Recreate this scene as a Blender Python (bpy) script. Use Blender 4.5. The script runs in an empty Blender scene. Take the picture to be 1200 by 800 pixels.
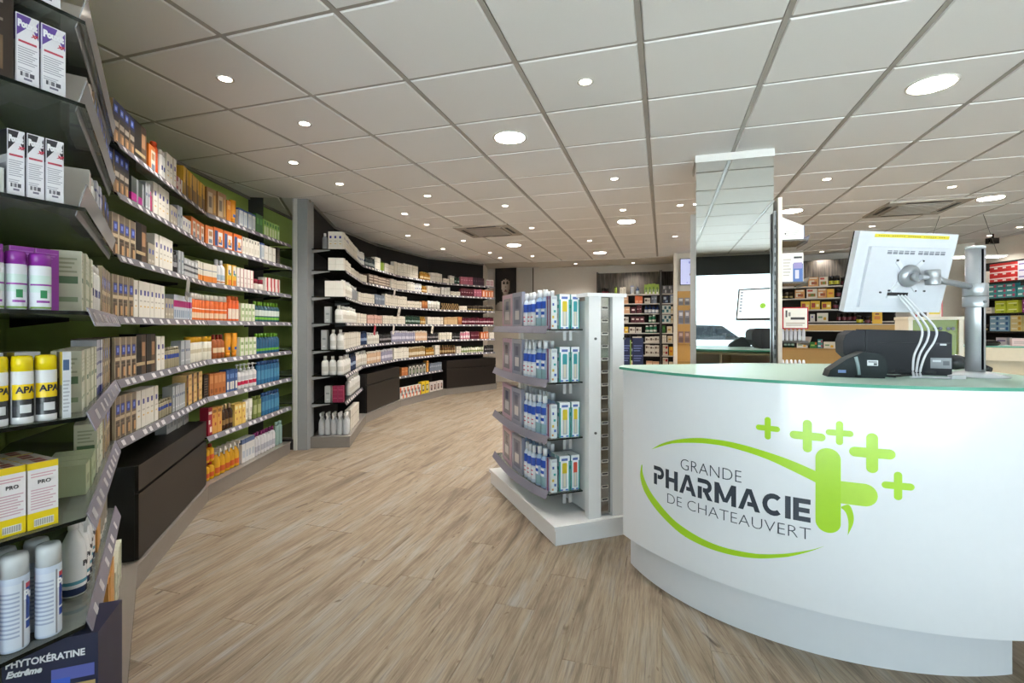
import bpy, math, random
from mathutils import Vector, Matrix
D = bpy.data
S = bpy.context.scene
C = S.collection
random.seed(7)
PI = math.pi

# ---------------------------------------------------------------- camera, sky, exposure
CAM_H = 1.25
cam = D.objects.new('camera', D.cameras.new('camera'))
C.objects.link(cam)
cam.location = (0, 0, CAM_H)
cam.rotation_euler = (PI / 2, 0, 0)
cam.data.sensor_width = 36
cam.data.lens = 577 / 1200 * 36
cam.data.shift_y = -17 / 1200
cam.data.clip_start = 0.05
S.camera = cam
S.view_settings.view_transform = 'Standard'
S.view_settings.look = 'None'
S.view_settings.gamma = 1
S.view_settings.exposure = 0.68
SKY, SUN_E, SPOT_W, DISC_E = 3.3, 46.0, 27.0, 140.0

world = D.worlds.new('overcast_sky')
S.world = world
world.use_nodes = True
wn = world.node_tree
wn.nodes['Background'].inputs[0].default_value = (0.78, 0.89, 1.0, 1)
wn.nodes['Background'].inputs[1].default_value = SKY

sun = D.objects.new('sun', D.lights.new('sun', 'SUN'))        # high sun added over the street, so its bounce brightens the ceiling
C.objects.link(sun)
sun.data.energy = SUN_E
sun.data.angle = math.radians(2)
sun.data.color = (0.97, 0.985, 1.0)
sun.rotation_euler = Vector((0.2934 * 0.47, 0.9560 * 0.47, -0.88)).to_track_quat('-Z', 'Y').to_euler()

S.cycles.max_bounces = 10
S.cycles.transparent_max_bounces = 24
S.cycles.caustics_reflective = False
S.cycles.caustics_refractive = False
S.cycles.sample_clamp_indirect = 6

# ---------------------------------------------------------------- helpers
F, CX, CY = 577.0, 600.0, 383.0
GX = Vector((0.9560, -0.2934))      # the two directions of the ceiling grid and the floor planks
GY = Vector((0.2934, 0.9560))
CEIL = 2.554


def grid(a, b):
    return GX * a + GY * b


def lin(h):
    if isinstance(h, tuple):
        return h
    h = h.lstrip('#')
    r = []
    for k in (0, 2, 4):
        x = int(h[k:k + 2], 16) / 255
        r.append(x / 12.92 if x <= 0.04045 else ((x + 0.055) / 1.055) ** 2.4)
    return tuple(r)


MATS = {}


def mat(name, rough=0.5, metal=0.0, color=None, emit=0.0, noise=0.06, spec=0.5, scale=30.0):
    """Procedural surface; colour comes from the mesh's colour attribute unless one is given."""
    m = D.materials.new(name)
    m.use_nodes = True
    nt = m.node_tree
    b = nt.nodes['Principled BSDF']
    b.inputs['Roughness'].default_value = rough
    b.inputs['Metallic'].default_value = metal
    b.inputs['Specular IOR Level'].default_value = spec
    if color is None:
        src = nt.nodes.new('ShaderNodeVertexColor')
        src.layer_name = 'Col'
        out = src.outputs[0]
    else:
        src = nt.nodes.new('ShaderNodeRGB')
        src.outputs[0].default_value = (*lin(color), 1)
        out = src.outputs[0]
    if emit:
        nt.links.new(out, b.inputs['Emission Color'])
        b.inputs['Emission Strength'].default_value = emit
    if noise:
        tc = nt.nodes.new('ShaderNodeTexCoord')
        nz = nt.nodes.new('ShaderNodeTexNoise')
        nz.inputs['Scale'].default_value = scale
        nt.links.new(tc.outputs['Object'], nz.inputs['Vector'])
        mr = nt.nodes.new('ShaderNodeMapRange')
        mr.inputs[3].default_value = 1 - noise
        mr.inputs[4].default_value = 1 + noise * 0.4
        nt.links.new(nz.outputs[0], mr.inputs[0])
        mx = nt.nodes.new('ShaderNodeMix')
        mx.data_type = 'RGBA'
        mx.blend_type = 'MULTIPLY'
        mx.inputs[0].default_value = 1
        nt.links.new(out, mx.inputs[6])
        nt.links.new(mr.outputs[0], mx.inputs[7])
        out = mx.outputs[2]
    nt.links.new(out, b.inputs['Base Color'])
    MATS[name] = m
    return m


def glass_mat(name, tint, gloss=0.08, rough=0.02, body=0.0, body_col='#ffffff'):
    """Thin sheet of glass or clear plastic: tinted see-through, a Fresnel reflection, a little body."""
    m = D.materials.new(name)
    m.use_nodes = True
    nt = m.node_tree
    for n in list(nt.nodes):
        if n.type != 'OUTPUT_MATERIAL':
            nt.nodes.remove(n)
    o = nt.nodes['Material Output']
    t = nt.nodes.new('ShaderNodeBsdfTransparent')
    t.inputs[0].default_value = (*lin(tint), 1)
    g = nt.nodes.new('ShaderNodeBsdfGlossy')
    g.inputs['Roughness'].default_value = rough
    fr = nt.nodes.new('ShaderNodeFresnel')
    fr.inputs[0].default_value = 1.45
    mp = nt.nodes.new('ShaderNodeMath')
    mp.operation = 'MULTIPLY_ADD'
    mp.inputs[1].default_value = 0.8
    mp.inputs[2].default_value = gloss - 0.04
    nt.links.new(fr.outputs[0], mp.inputs[0])
    mix = nt.nodes.new('ShaderNodeMixShader')
    nt.links.new(mp.outputs[0], mix.inputs[0])
    nt.links.new(t.outputs[0], mix.inputs[1])
    nt.links.new(g.outputs[0], mix.inputs[2])
    out = mix.outputs[0]
    if body:
        d = nt.nodes.new('ShaderNodeBsdfDiffuse')
        d.inputs[0].default_value = (*lin(body_col), 1)
        m2 = nt.nodes.new('ShaderNodeMixShader')
        m2.inputs[0].default_value = body
        nt.links.new(out, m2.inputs[1])
        nt.links.new(d.outputs[0], m2.inputs[2])
        out = m2.outputs[0]
    nt.links.new(out, o.inputs[0])
    MATS[name] = m
    return m


mat('card', 0.42)
mat('plastic', 0.25)
mat('matte', 0.75)
mat('lacquer', 0.16, noise=0.02)
mat('metal', 0.36, metal=0.55, noise=0.05)
mat('mirror', 0.01, metal=1.0, color='#eef2f0', noise=0.0)
mat('screen', 0.3, emit=0.36, noise=0.0)
mat('lamp_spot', 0.4, color='#fff2df', emit=14.0, noise=0.0)
mat('lamp_disc', 0.4, color='#fff8f0', emit=DISC_E, noise=0.0)
mat('lamp_bar', 0.4, color='#ffffff', emit=9.0, noise=0.0)
glass_mat('shelf_glass', '#eef5f0', 0.06, body=0.16, body_col='#c9d0ca')
glass_mat('edge_glass', '#20342c', 0.1, body=0.5, body_col='#101a16')
glass_mat('clear_plastic', '#f0f0f2', 0.10, 0.12, body=0.36, body_col='#dcdade')
glass_mat('lilac_plastic', '#cfcbd8', 0.12, 0.15, body=0.45, body_col='#aeaab8')
glass_mat('window_glass', '#f2f7f6', 0.06)
glass_mat('counter_glass', '#b6dccb', 0.07, 0.12, body=0.62, body_col='#cfe9de')
glass_mat('counter_glass_edge', '#5aa68c', 0.08, 0.1, body=0.75, body_col='#5fb096')
glass_mat('clear_bottle', '#e3e6ea', 0.1, 0.06, body=0.6, body_col='#e4e6e9')


class MB:
    """Collects faces with a colour and a material each; build() links ONE mesh object."""

    def __init__(self):
        self.v, self.f, self.c, self.m, self.mats, self.sm = [], [], [], [], [], []

    def mi(self, name):
        if name not in self.mats:
            self.mats.append(name)
        return self.mats.index(name)

    def face(self, pts, col, mt='card', smooth=False):
        i = len(self.v)
        self.v += [tuple(p) for p in pts]
        self.f.append(tuple(range(i, i + len(pts))))
        self.c.append(lin(col))
        self.m.append(self.mi(mt))
        self.sm.append(smooth)

    def box(self, x0, x1, y0, y1, z0, z1, col='#ffffff', mt='card', front=None, side=None, top=None, back=None):
        """front/side/top: lists of (u0,u1,v0,v1,colour) rectangles printed on that face."""
        def g(o, ex, ey, rects):
            cu = sorted({0.0, 1.0} | {min(1, max(0, r[k])) for r in rects or () for k in (0, 1)})
            cv = sorted({0.0, 1.0} | {min(1, max(0, r[k])) for r in rects or () for k in (2, 3)})
            for a, b in zip(cu, cu[1:]):
                for c_, d in zip(cv, cv[1:]):
                    cc = col
                    for r in rects or ():
                        if r[0] <= (a + b) / 2 <= r[1] and r[2] <= (c_ + d) / 2 <= r[3]:
                            cc = r[4]
                    self.face([o + ex * a + ey * c_, o + ex * b + ey * c_, o + ex * b + ey * d, o + ex * a + ey * d], cc, mt)
        V = Vector
        w, d, h = x1 - x0, y1 - y0, z1 - z0
        g(V((x0, y0, z0)), V((w, 0, 0)), V((0, 0, h)), front)
        g(V((x1, y1, z0)), V((-w, 0, 0)), V((0, 0, h)), back)
        g(V((x1, y0, z0)), V((0, d, 0)), V((0, 0, h)), side)
        g(V((x0, y1, z0)), V((0, -d, 0)), V((0, 0, h)), side)
        g(V((x0, y0, z1)), V((w, 0, 0)), V((0, d, 0)), top)
        g(V((x0, y1, z0)), V((w, 0, 0)), V((0, -d, 0)), None)
        return self

    def lathe(self, prof, seg=12, col='#ffffff', mt='plastic', bands=(), ex=1.0, ey=1.0, cx=0.0, cy=0.0, caps=True):
        """prof: (radius, z) pairs from the bottom up; bands: (a0,a1,z0,z1,colour), angle 0 = front, in turns."""
        zs = sorted({r[k] for r in bands for k in (2, 3)})
        p2 = [prof[0]]
        for (r0, z0), (r1, z1) in zip(prof, prof[1:]):
            for z in zs:
                if z0 + 1e-5 < z < z1 - 1e-5:
                    p2.append((r0 + (r1 - r0) * (z - z0) / (z1 - z0), z))
            p2.append((r1, z1))
        base = len(self.v)
        for r, z in p2:
            for k in range(seg):
                a = -PI / 2 + 2 * PI * k / seg
                self.v.append((cx + r * ex * math.cos(a), cy + r * ey * math.sin(a), z))
        for j in range(len(p2) - 1):
            zm = (p2[j][1] + p2[j + 1][1]) / 2
            for k in range(seg):
                am = (k + 0.5) / seg
                am = am - 1 if am > 0.5 else am
                cc = col
                for b in bands:
                    if b[0] <= am <= b[1] and b[2] <= zm <= b[3]:
                        cc = b[4]
                k2 = (k + 1) % seg
                self.f.append((base + j * seg + k, base + j * seg + k2, base + (j + 1) * seg + k2, base + (j + 1) * seg + k))
                self.c.append(lin(cc))
                self.m.append(self.mi(mt))
                self.sm.append(True)
        if caps:
            n = len(p2) - 1
            self.f.append(tuple(base + k for k in reversed(range(seg))))
            self.f.append(tuple(base + n * seg + k for k in range(seg)))
            cc = col
            for b in bands:
                if b[2] <= p2[-1][1] - 1e-4 <= b[3] and b[0] <= -0.4:
                    cc = b[4]
            self.c += [lin(col), lin(cc)]
            self.m += [self.mi(mt)] * 2
            self.sm += [False, False]
        return self

    def prism(self, poly, z0, z1, col='#ffffff', mt='card', edge_mt=None, edge_col=None):
        n = len(poly)
        a = sum(poly[i][0] * poly[(i + 1) % n][1] - poly[(i + 1) % n][0] * poly[i][1] for i in range(n))
        if a < 0:
            poly = poly[::-1]
        self.face([(p[0], p[1], z1) for p in poly], col, mt)
        self.face([(p[0], p[1], z0) for p in reversed(poly)], col, mt)
        for i in range(n):
            p, q = poly[i], poly[(i + 1) % n]
            self.face([(p[0], p[1], z0), (q[0], q[1], z0), (q[0], q[1], z1), (p[0], p[1], z1)], edge_col or col, edge_mt or mt)
        return self

    def tube(self, pts, r, col='#ffffff', mt='plastic', seg=8, closed_ends=True):
        pts = [Vector(p) for p in pts]
        rings = []
        up = Vector((0.13, 0.21, 1)).normalized()
        for i, p in enumerate(pts):
            t = (pts[min(i + 1, len(pts) - 1)] - pts[max(i - 1, 0)]).normalized()
            a = t.cross(up)
            if a.length < 1e-3:
                a = t.cross(Vector((1, 0, 0)))
            a.normalize()
            b = t.cross(a)
            rr = r[i] if isinstance(r, (list, tuple)) else r
            rings.append(len(self.v))
            for k in range(seg):
                an = 2 * PI * k / seg
                self.v.append(tuple(p + a * (rr * math.cos(an)) + b * (rr * math.sin(an))))
        for i in range(len(pts) - 1):
            for k in range(seg):
                k2 = (k + 1) % seg
                self.f.append((rings[i] + k, rings[i] + k2, rings[i + 1] + k2, rings[i + 1] + k))
                self.c.append(lin(col))
                self.m.append(self.mi(mt))
                self.sm.append(True)
        if closed_ends:
            self.f.append(tuple(rings[0] + k for k in reversed(range(seg))))
            self.f.append(tuple(rings[-1] + k for k in range(seg)))
            self.c += [lin(col)] * 2
            self.m += [self.mi(mt)] * 2
            self.sm += [False] * 2
        return self

    def move(self, M, start=0):
        for i in range(start, len(self.v)):
            self.v[i] = tuple(M @ Vector(self.v[i]))
        return self

    def mesh(self, name):
        me = D.meshes.new(name)
        me.from_pydata(self.v, [], self.f)
        for n in self.mats:
            me.materials.append(MATS[n])
        me.polygons.foreach_set('material_index', self.m)
        me.polygons.foreach_set('use_smooth', self.sm)
        at = me.color_attributes.new('Col', 'FLOAT_COLOR', 'CORNER')
        buf = []
        for f, c in zip(self.f, self.c):
            buf += [c[0], c[1], c[2], 1.0] * len(f)
        at.data.foreach_set('color', buf)
        me.update()
        return me

    def build(self, name, parent=None, loc=None, rotz=0.0):
        return link(name, self.mesh(name), parent, loc, rotz)


def link(name, me, parent=None, loc=None, rotz=0.0):
    o = D.objects.new(name, me)
    C.objects.link(o)
    if parent:
        o.parent = parent
    if loc is not None:
        o.location = loc
    if rotz:
        o.rotation_euler = (0, 0, rotz)
    return o


def bevel(o, w=0.004, seg=2):
    b = o.modifiers.new('bevel', 'BEVEL')
    b.width = w
    b.segments = seg
    b.limit_method = 'ANGLE'
    return o


def tag(o, label, cat, group=None, kind=None):
    o['label'] = label
    o['category'] = cat
    if group:
        o['group'] = group
    if kind:
        o['kind'] = kind
    return o


def thing(name, label, cat, loc=(0, 0, 0), rotz=0.0, group=None):
    return tag(link(name, None, None, loc, rotz), label, cat, group)


def struct(o, label=None):
    o['kind'] = 'structure'
    if label:
        o['label'] = label
    return o


def text_mesh(name, s, size, col, mt='card', bold=0.0, wrap=None, space=1.0, shear=0.0, width=None, extrude=0.0006):
    """Lettering as a mesh in the XZ plane facing -Y, centred at the origin; wrap = radius of the round body it sits on."""
    cu = D.curves.new('lettering', 'FONT')
    cu.body = s
    cu.size = size
    cu.offset = bold
    cu.space_character = space
    cu.shear = shear
    cu.extrude = extrude
    cu.resolution_u = 3
    ob = D.objects.new('lettering', cu)
    C.objects.link(ob)
    bpy.context.view_layer.update()
    me = D.meshes.new_from_object(ob.evaluated_get(bpy.context.evaluated_depsgraph_get()))
    D.objects.remove(ob)
    xs = [v.co.x for v in me.vertices]
    ys = [v.co.y for v in me.vertices]
    cx, cy = (min(xs) + max(xs)) / 2, (min(ys) + max(ys)) / 2
    k = width / (max(xs) - min(xs)) if width else 1.0
    for v in me.vertices:
        x, y, z = (v.co.x - cx) * k, v.co.y - cy, v.co.z
        if wrap:
            a = x / wrap
            v.co = (math.sin(a) * (wrap + z), -math.cos(a) * (wrap + z), y)
        else:
            v.co = (x, -z, y)
    me.materials.clear()
    me.materials.append(MATS[mt])
    at = me.color_attributes.new('Col', 'FLOAT_COLOR', 'CORNER')
    c = lin(col)
    at.data.foreach_set('color', [c[0], c[1], c[2], 1.0] * len(me.loops))
    me.name = name
    return me


class Path:
    """A front edge seen left to right; the side that faces the room is on its right."""

    def __init__(self, pts):
        self.p = [Vector((q[0], q[1])) for q in pts]
        self.s = [0.0]
        for a, b in zip(self.p, self.p[1:]):
            self.s.append(self.s[-1] + (b - a).length)
        self.len = self.s[-1]

    def seg(self, s):
        for i in range(len(self.p) - 2):
            if s < self.s[i + 1]:
                return i
        return len(self.p) - 2

    def dirn(self, i):
        return (self.p[i + 1] - self.p[i]).normalized()

    def at(self, s):
        i = self.seg(s)
        d = self.dirn(i)
        return self.p[i] + d * (s - self.s[i]), Vector((d.y, -d.x))

    def s_of(self, u):
        """Arc length where the sight line of photo column u meets this edge."""
        r = (u - CX) / F
        best = None
        for i in range(len(self.p) - 1):
            a, d = self.p[i], self.dirn(i)
            den = d.x - r * d.y
            if abs(den) < 1e-9:
                continue
            t = (r * a.y - a.x) / den
            L = self.s[i + 1] - self.s[i]
            over = max(0, -t, t - L)
            y = a.y + d.y * t
            if y > 0 and (best is None or over < best[0]):
                best = (over, self.s[i] + t)
        return best[1]

    def offset(self, d):
        """Parallel edge shifted d away from the room."""
        out = []
        n = len(self.p)
        for i in range(n):
            if i == 0 or i == n - 1:
                dd = self.dirn(0 if i == 0 else n - 2)
                out.append(self.p[i] - Vector((dd.y, -dd.x)) * d)
            else:
                d0, d1 = self.dirn(i - 1), self.dirn(i)
                n0, n1 = Vector((d0.y, -d0.x)), Vector((d1.y, -d1.x))
                m = (n0 + n1).normalized()
                out.append(self.p[i] - m * (d / m.dot(n0)))
        return Path(out)


def facing(n):
    return math.atan2(n.y, n.x) + PI / 2

# ---------------------------------------------------------------- room plan
GREEN_BASE = Path([(-1.020, 1.270), (-1.785, 2.340), (-2.186, 3.550), (-2.199, 4.950)])
BLACK_BASE = Path([(-1.684, 5.110), (-1.900, 6.410), (-1.744, 7.710), (-1.234, 9.010), (-0.310, 9.930)])
GREEN_BACK = GREEN_BASE.offset(0.45)
BLACK_BACK = BLACK_BASE.offset(0.41)
gb, bb = GREEN_BACK.p, BLACK_BACK.p
NEAR_END = Vector((-1.315, 0.892))
FRONT_B = -1.5


def on_front(x):
    return Vector((x, (FRONT_B - GY.x * x) / GY.y))


FL, FR = on_front(-1.95), on_front(7.15)
BACK_L, BACK_M, BACK_R, RIGHT_T = Vector((-0.56, 11.33)), Vector((4.0, 9.94)), Vector((6.7, 8.05)), Vector((7.15, 7.6))
ROOM = [FL, NEAR_END + Vector((-0.03, 0.0)), gb[1], gb[2], gb[3], bb[0], bb[1], bb[2], bb[3], bb[4], BACK_L, BACK_M, BACK_R, RIGHT_T, FR]


def inside(p, poly=ROOM):
    r = False
    n = len(poly)
    for i in range(n):
        a, b = poly[i], poly[(i + 1) % n]
        if (a.y > p.y) != (b.y > p.y) and p.x < a.x + (b.x - a.x) * (p.y - a.y) / (b.y - a.y):
            r = not r
    return r


def pix(x, y, z):
    return CX + F * x / y, CY - F * (z - CAM_H) / y


def wall(name, pts, cols, side=1, h=2.62, t=0.1, mt='matte', z0=0.0):
    """A wall standing outside the line pts; side=1: the room is on the right of the line."""
    p = Path(pts)
    q = p.offset(t * side)
    m = MB()
    for i in range(len(pts) - 1):
        a, b, c, d = p.p[i], p.p[i + 1], q.p[i + 1], q.p[i]
        m.prism([a, b, c, d], z0, h, cols[i] if isinstance(cols, list) else cols, mt)
    return struct(m.build(name))


GREEN, BLACK, TAUPE = '#a5bf62', '#1d1a19', '#c9c0b4'
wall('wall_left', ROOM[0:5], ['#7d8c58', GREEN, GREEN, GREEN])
wall('wall_far_left', ROOM[4:10], ['#3b3937', BLACK, BLACK, BLACK, BLACK])
wall('wall_back', ROOM[9:13], TAUPE)
wall('wall_right', ROOM[12:15], '#d8d0c2')

# front wall: full-height shop windows under a dark blind, low sill
m = MB()
fa = GX
front_o = GY * FRONT_B
a0, a1 = (FL - front_o).dot(GX), (FR - front_o).dot(GX)


def fbox(m, a_0, a_1, b_0, b_1, z0, z1, col, mt='matte'):
    m.prism([front_o + GX * a_0 + GY * b_0, front_o + GX * a_1 + GY * b_0, front_o + GX * a_1 + GY * b_1, front_o + GX * a_0 + GY * b_1], z0, z1, col, mt)


fbox(m, a0 - 0.1, a1 + 0.1, -0.12, 0, 2.42, 2.7, '#d9d6d0')
fbox(m, a0 - 0.1, a0 + 0.35, -0.12, 0, 0, 2.42, '#d9d6d0')
fbox(m, a1 - 0.4, a1 + 0.1, -0.12, 0, 0, 2.42, '#d9d6d0')
struct(m.build('wall_front'))
edges = [a0 + 0.35 + (a1 - a0 - 0.75) * k / 5 for k in range(6)]
for k in range(5):
    w0, w1 = edges[k], edges[k + 1]
    m = MB()
    for q in (w0, w1 - 0.05):
        fbox(m, q, q + 0.05, -0.09, -0.03, 0.0, 2.42, '#34383a', 'plastic')
    for z in (0.0, 2.34):
        fbox(m, w0 + 0.05, w1 - 0.05, -0.09, -0.03, z, z + 0.08, '#34383a', 'plastic')
    fr = struct(m.build('window_%d' % (k + 1)))
    m = MB()
    fbox(m, w0 + 0.05, w1 - 0.05, -0.064, -0.056, 0.08, 2.34, '#ffffff', 'window_glass')
    m.build('pane', fr)
m = MB()
fbox(m, edges[0], edges[5], 0.02, 0.10, 2.17, 2.50, '#33373a')
tag(m.build('roller_blind'), 'long dark roller blind above the shop windows, seen in the mirror', 'blind')

# street outside
m = MB()
fbox(m, -30, 40, -40, -0.13, -0.12, -0.02, '#c8cbce')
struct(m.build('trim_1', None), 'pale paved street outside the shop windows')

# ---------------------------------------------------------------- floor: grey-beige oak planks
def plank_mat():
    m = D.materials.new('plank_oak')
    m.use_nodes = True
    nt = m.node_tree
    b = nt.nodes['Principled BSDF']
    N = nt.nodes.new
    L = nt.links.new
    oi = N('ShaderNodeObjectInfo')
    tc = N('ShaderNodeTexCoord')
    rnd = N('ShaderNodeVectorMath')
    rnd.operation = 'SCALE'
    cmb = N('ShaderNodeCombineXYZ')
    L(oi.outputs['Random'], cmb.inputs[0])
    L(oi.outputs['Random'], cmb.inputs[1])
    L(cmb.outputs[0], rnd.inputs[0])
    rnd.inputs['Scale'].default_value = 57
    add = N('ShaderNodeVectorMath')
    L(tc.outputs['Object'], add.inputs[0])
    L(rnd.outputs[0], add.inputs[1])

    def nz(sx, sy, scale, detail=4, dist=0.0):
        mp = N('ShaderNodeMapping')
        mp.inputs['Scale'].default_value = (sx, sy, 1)
        L(add.outputs[0], mp.inputs[0])
        t = N('ShaderNodeTexNoise')
        t.inputs['Scale'].default_value = scale
        t.inputs['Detail'].default_value = detail
        t.inputs['Roughness'].default_value = 0.62
        t.inputs['Distortion'].default_value = dist
        L(mp.outputs[0], t.inputs['Vector'])
        return t.outputs[0]

    def ramp(src, stops):
        r = N('ShaderNodeValToRGB')
        e = r.color_ramp.elements
        while len(e) < len(stops):
            e.new(0.5)
        for el, (p, c) in zip(e, stops):
            el.position = p
            el.color = (*lin(c), 1)
        L(src, r.inputs[0])
        return r.outputs[0]

    def mixc(a, c, fac, mode='MIX'):
        x = N('ShaderNodeMix')
        x.data_type = 'RGBA'
        x.blend_type = mode
        if isinstance(fac, float):
            x.inputs[0].default_value = fac
        else:
            L(fac, x.inputs[0])
        L(a, x.inputs[6])
        L(c, x.inputs[7])
        return x.outputs[2]
    broad = ramp(nz(1, 0.11, 11.0, 6, 0.5), [(0.27, '#6a5a49'), (0.40, '#937f66'), (0.50, '#a8957a'), (0.60, '#aa9e8d'), (0.72, '#b1ada8')])
    streak = ramp(nz(1, 0.05, 75, 5, 0.4), [(0.34, '#7a6855'), (0.47, '#d8cdbf'), (0.7, '#ffffff')])
    col = mixc(broad, streak, 0.48, 'MULTIPLY')
    fine = ramp(nz(1, 0.03, 210, 3), [(0.36, '#a39383'), (0.55, '#ffffff')])
    col = mixc(col, fine, 0.35, 'MULTIPLY')
    knot = ramp(nz(1, 0.28, 16, 2, 1.2), [(0.235, '#6d5844'), (0.285, '#d2c4b4'), (0.33, '#ffffff')])
    col = mixc(col, knot, 0.8, 'MULTIPLY')
    hs = N('ShaderNodeHueSaturation')
    mr = N('ShaderNodeMapRange')
    mr.inputs[3].default_value = 0.83
    mr.inputs[4].default_value = 0.93
    L(oi.outputs['Random'], mr.inputs[0])
    L(mr.outputs[0], hs.inputs['Value'])
    hs.inputs['Saturation'].default_value = 0.84
    L(col, hs.inputs['Color'])
    L(hs.outputs[0], b.inputs['Base Color'])
    b.inputs['Roughness'].default_value = 0.5
    b.inputs['Specular IOR Level'].default_value = 0.35
    bp = N('ShaderNodeBump')
    bp.inputs['Strength'].default_value = 0.12
    bp.inputs['Distance'].default_value = 0.002
    L(nz(1, 0.04, 120, 3), bp.inputs['Height'])
    L(bp.outputs[0], b.inputs['Normal'])
    MATS['plank_oak'] = m


plank_mat()
floor = MB()
floor.prism([v + (v - Vector((2, 4))).normalized() * 0.25 for v in ROOM], -0.06, -0.005, '#5c5147', 'matte')
floor = struct(floor.build('floor'))
PW, PL = 0.18, 1.22


def plank_geo(m, w=PW, l=PL, x=0.0, y=0.0):
    e, g = 0.0025, 0.0004
    x0, x1, y0, y1 = x - w / 2 + g, x + w / 2 - g, y - l / 2 + g, y + l / 2 - g
    o = [(x0, y0), (x1, y0), (x1, y1), (x0, y1)]
    i = [(x0 + e, y0 + e), (x1 - e, y0 + e), (x1 - e, y1 - e), (x0 + e, y1 - e)]
    m.face([(p[0], p[1], 0.0) for p in i], '#ffffff', 'plank_oak')
    for k in range(4):
        a, b_ = o[k], o[(k + 1) % 4]
        c, d = i[(k + 1) % 4], i[k]
        m.face([(*a, -0.0012), (*b_, -0.0012), (*c, 0), (*d, 0)], '#ffffff', 'plank_oak')
        m.face([(*a, -0.005), (*b_, -0.005), (*b_, -0.0012), (*a, -0.0012)], '#ffffff', 'plank_oak')


PLANKS = []
for k in range(-22, 62):
    a = -0.544 + PW * (k + 0.5)
    off = 2.11 if k == -1 else (k * 0.437 + (k * k * 0.171)) % PL
    for j in range(-4, 12):
        b_ = off + PL * (j - (0 if off < 2 else 1) + 0.5)
        p = grid(a, b_)
        if any(inside(grid(a + dx * PW, b_ + dy * PL)) for dx in (-0.5, 0.5) for dy in (-0.5, 0, 0.5)):
            vis = 99
            for dy in (-0.5, -0.25, 0, 0.25, 0.5):
                q = grid(a, b_ + dy * PL)
                if q.y > 0.8:
                    u, v = pix(q.x, q.y, 0)
                    if -60 < u < 760 and v < 860 and inside(q):
                        vis = min(vis, q.length)
            PLANKS.append((vis, a, b_))
PLANKS.sort()
m = MB()
plank_geo(m)
pm = m.mesh('plank')
rest = MB()
grot = math.atan2(GX.y, GX.x)
for k, (vis, a, b_) in enumerate(PLANKS):
    if vis < 99 and k < 285:
        link('plank', pm, floor, (*grid(a, b_), 0), grot)
    else:
        plank_geo(rest, PW, PL, a, b_)
rest.move(Matrix.Rotation(grot, 4, 'Z'))
rest.build('plank', floor)['kind'] = 'stuff'

# ---------------------------------------------------------------- suspended ceiling
m = MB()
m.prism([v + (v - Vector((2, 4))).normalized() * 0.25 for v in ROOM], CEIL + 0.03, CEIL + 0.08, '#cfc8bf', 'matte')
ceiling = struct(m.build('ceiling'))
TA, TB, TS = -2.5, 1.733, 0.6
B_END = TB + TS * 13


def clip(poly, half):
    """Keep the part of a convex polygon where half(p) >= 0."""
    out = []
    for i in range(len(poly)):
        a, b_ = poly[i], poly[(i + 1) % len(poly)]
        ha, hb = half(a), half(b_)
        if ha >= 0:
            out.append(a)
        if ha * hb < 0:
            out.append(a + (b_ - a) * (ha / (ha - hb)))
    return out


m = MB()
hw, hl = 0.286, 0.290
mat('ceiling_tile', 0.85, color='#f2f0ee', noise=0.03, scale=160)
mat('ceiling_grid', 0.5, color='#a9a49d', noise=0.02)
i_ = 0.006
o4 = [(-hw, -hl), (hw, -hl), (hw, hl), (-hw, hl)]
i4 = [(-hw + i_, -hl + i_), (hw - i_, -hl + i_), (hw - i_, hl - i_), (-hw + i_, hl - i_)]
m.face([(*p, 0) for p in reversed(i4)], '#ffffff', 'ceiling_tile')
for k in range(4):
    a, b_ = o4[k], o4[(k + 1) % 4]
    c, d = i4[(k + 1) % 4], i4[k]
    m.face([(*b_, 0.007), (*a, 0.007), (*d, 0), (*c, 0)], '#ffffff', 'ceiling_tile')
tile_me = m.mesh('ceiling_tile')
tiles = []
CASS = [(-0.22, 7.12), (4.75, 5.20)]           # air-conditioning cassettes take four tiles each
for i in range(-3, 24):
    for j in range(-6, 13):
        a, b_ = TA + TS * (i + 0.5), TB + TS * (j + 0.5)
        p = grid(a, b_)
        corners = [grid(a + x * 0.3, b_ + y * 0.3) for x in (-1, 1) for y in (-1, 1)]
        if inside(p) or sum(inside(c) for c in corners) >= 1:
            vis = 99
            if p.y > 0.5:
                u, v = pix(p.x, p.y, CEIL)
                if -80 < u < 1280 and v > -90:
                    vis = p.length
            tiles.append((vis, a, b_))
tiles.sort()
rest = MB()
for k, (vis, a, b_) in enumerate(tiles):
    if vis < 99 and k < 296:
        link('ceiling_tile', tile_me, ceiling, (*grid(a, b_), CEIL), grot)
    else:
        n0 = len(rest.v)
        rest.face([(a + x, b_ + y, CEIL) for x, y in reversed(o4)], '#ffffff', 'ceiling_tile')
rest.move(Matrix.Rotation(grot, 4, 'Z'))
rest.build('ceiling_tile', ceiling)['kind'] = 'stuff'
for i in range(-2, 25):
    a = TA + TS * i
    bs = [b_ / 10 for b_ in range(-15, int(B_END * 10) + 1) if inside(grid(a, b_ / 10))]
    if bs:
        m = MB()
        m.box(a - 0.012, a + 0.012, min(bs) - 0.1, min(max(bs) + 0.1, B_END), CEIL + 0.004, CEIL + 0.02, '#ffffff', 'ceiling_grid')
        m.move(Matrix.Rotation(grot, 4, 'Z')).build('grid_runner', ceiling)
for j in range(-6, 14):
    b_ = TB + TS * j
    as_ = [a / 10 for a in range(-40, 110) if inside(grid(a / 10, b_))]
    if as_:
        m = MB()
        m.box(min(as_) - 0.1, max(as_) + 0.1, b_ - 0.009, b_ + 0.009, CEIL + 0.005, CEIL + 0.02, '#ffffff', 'ceiling_grid')
        m.move(Matrix.Rotation(grot, 4, 'Z')).build('grid_runner', ceiling)
m = MB()                                           # plain plaster strip beyond the tiles, with its edge profile
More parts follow.
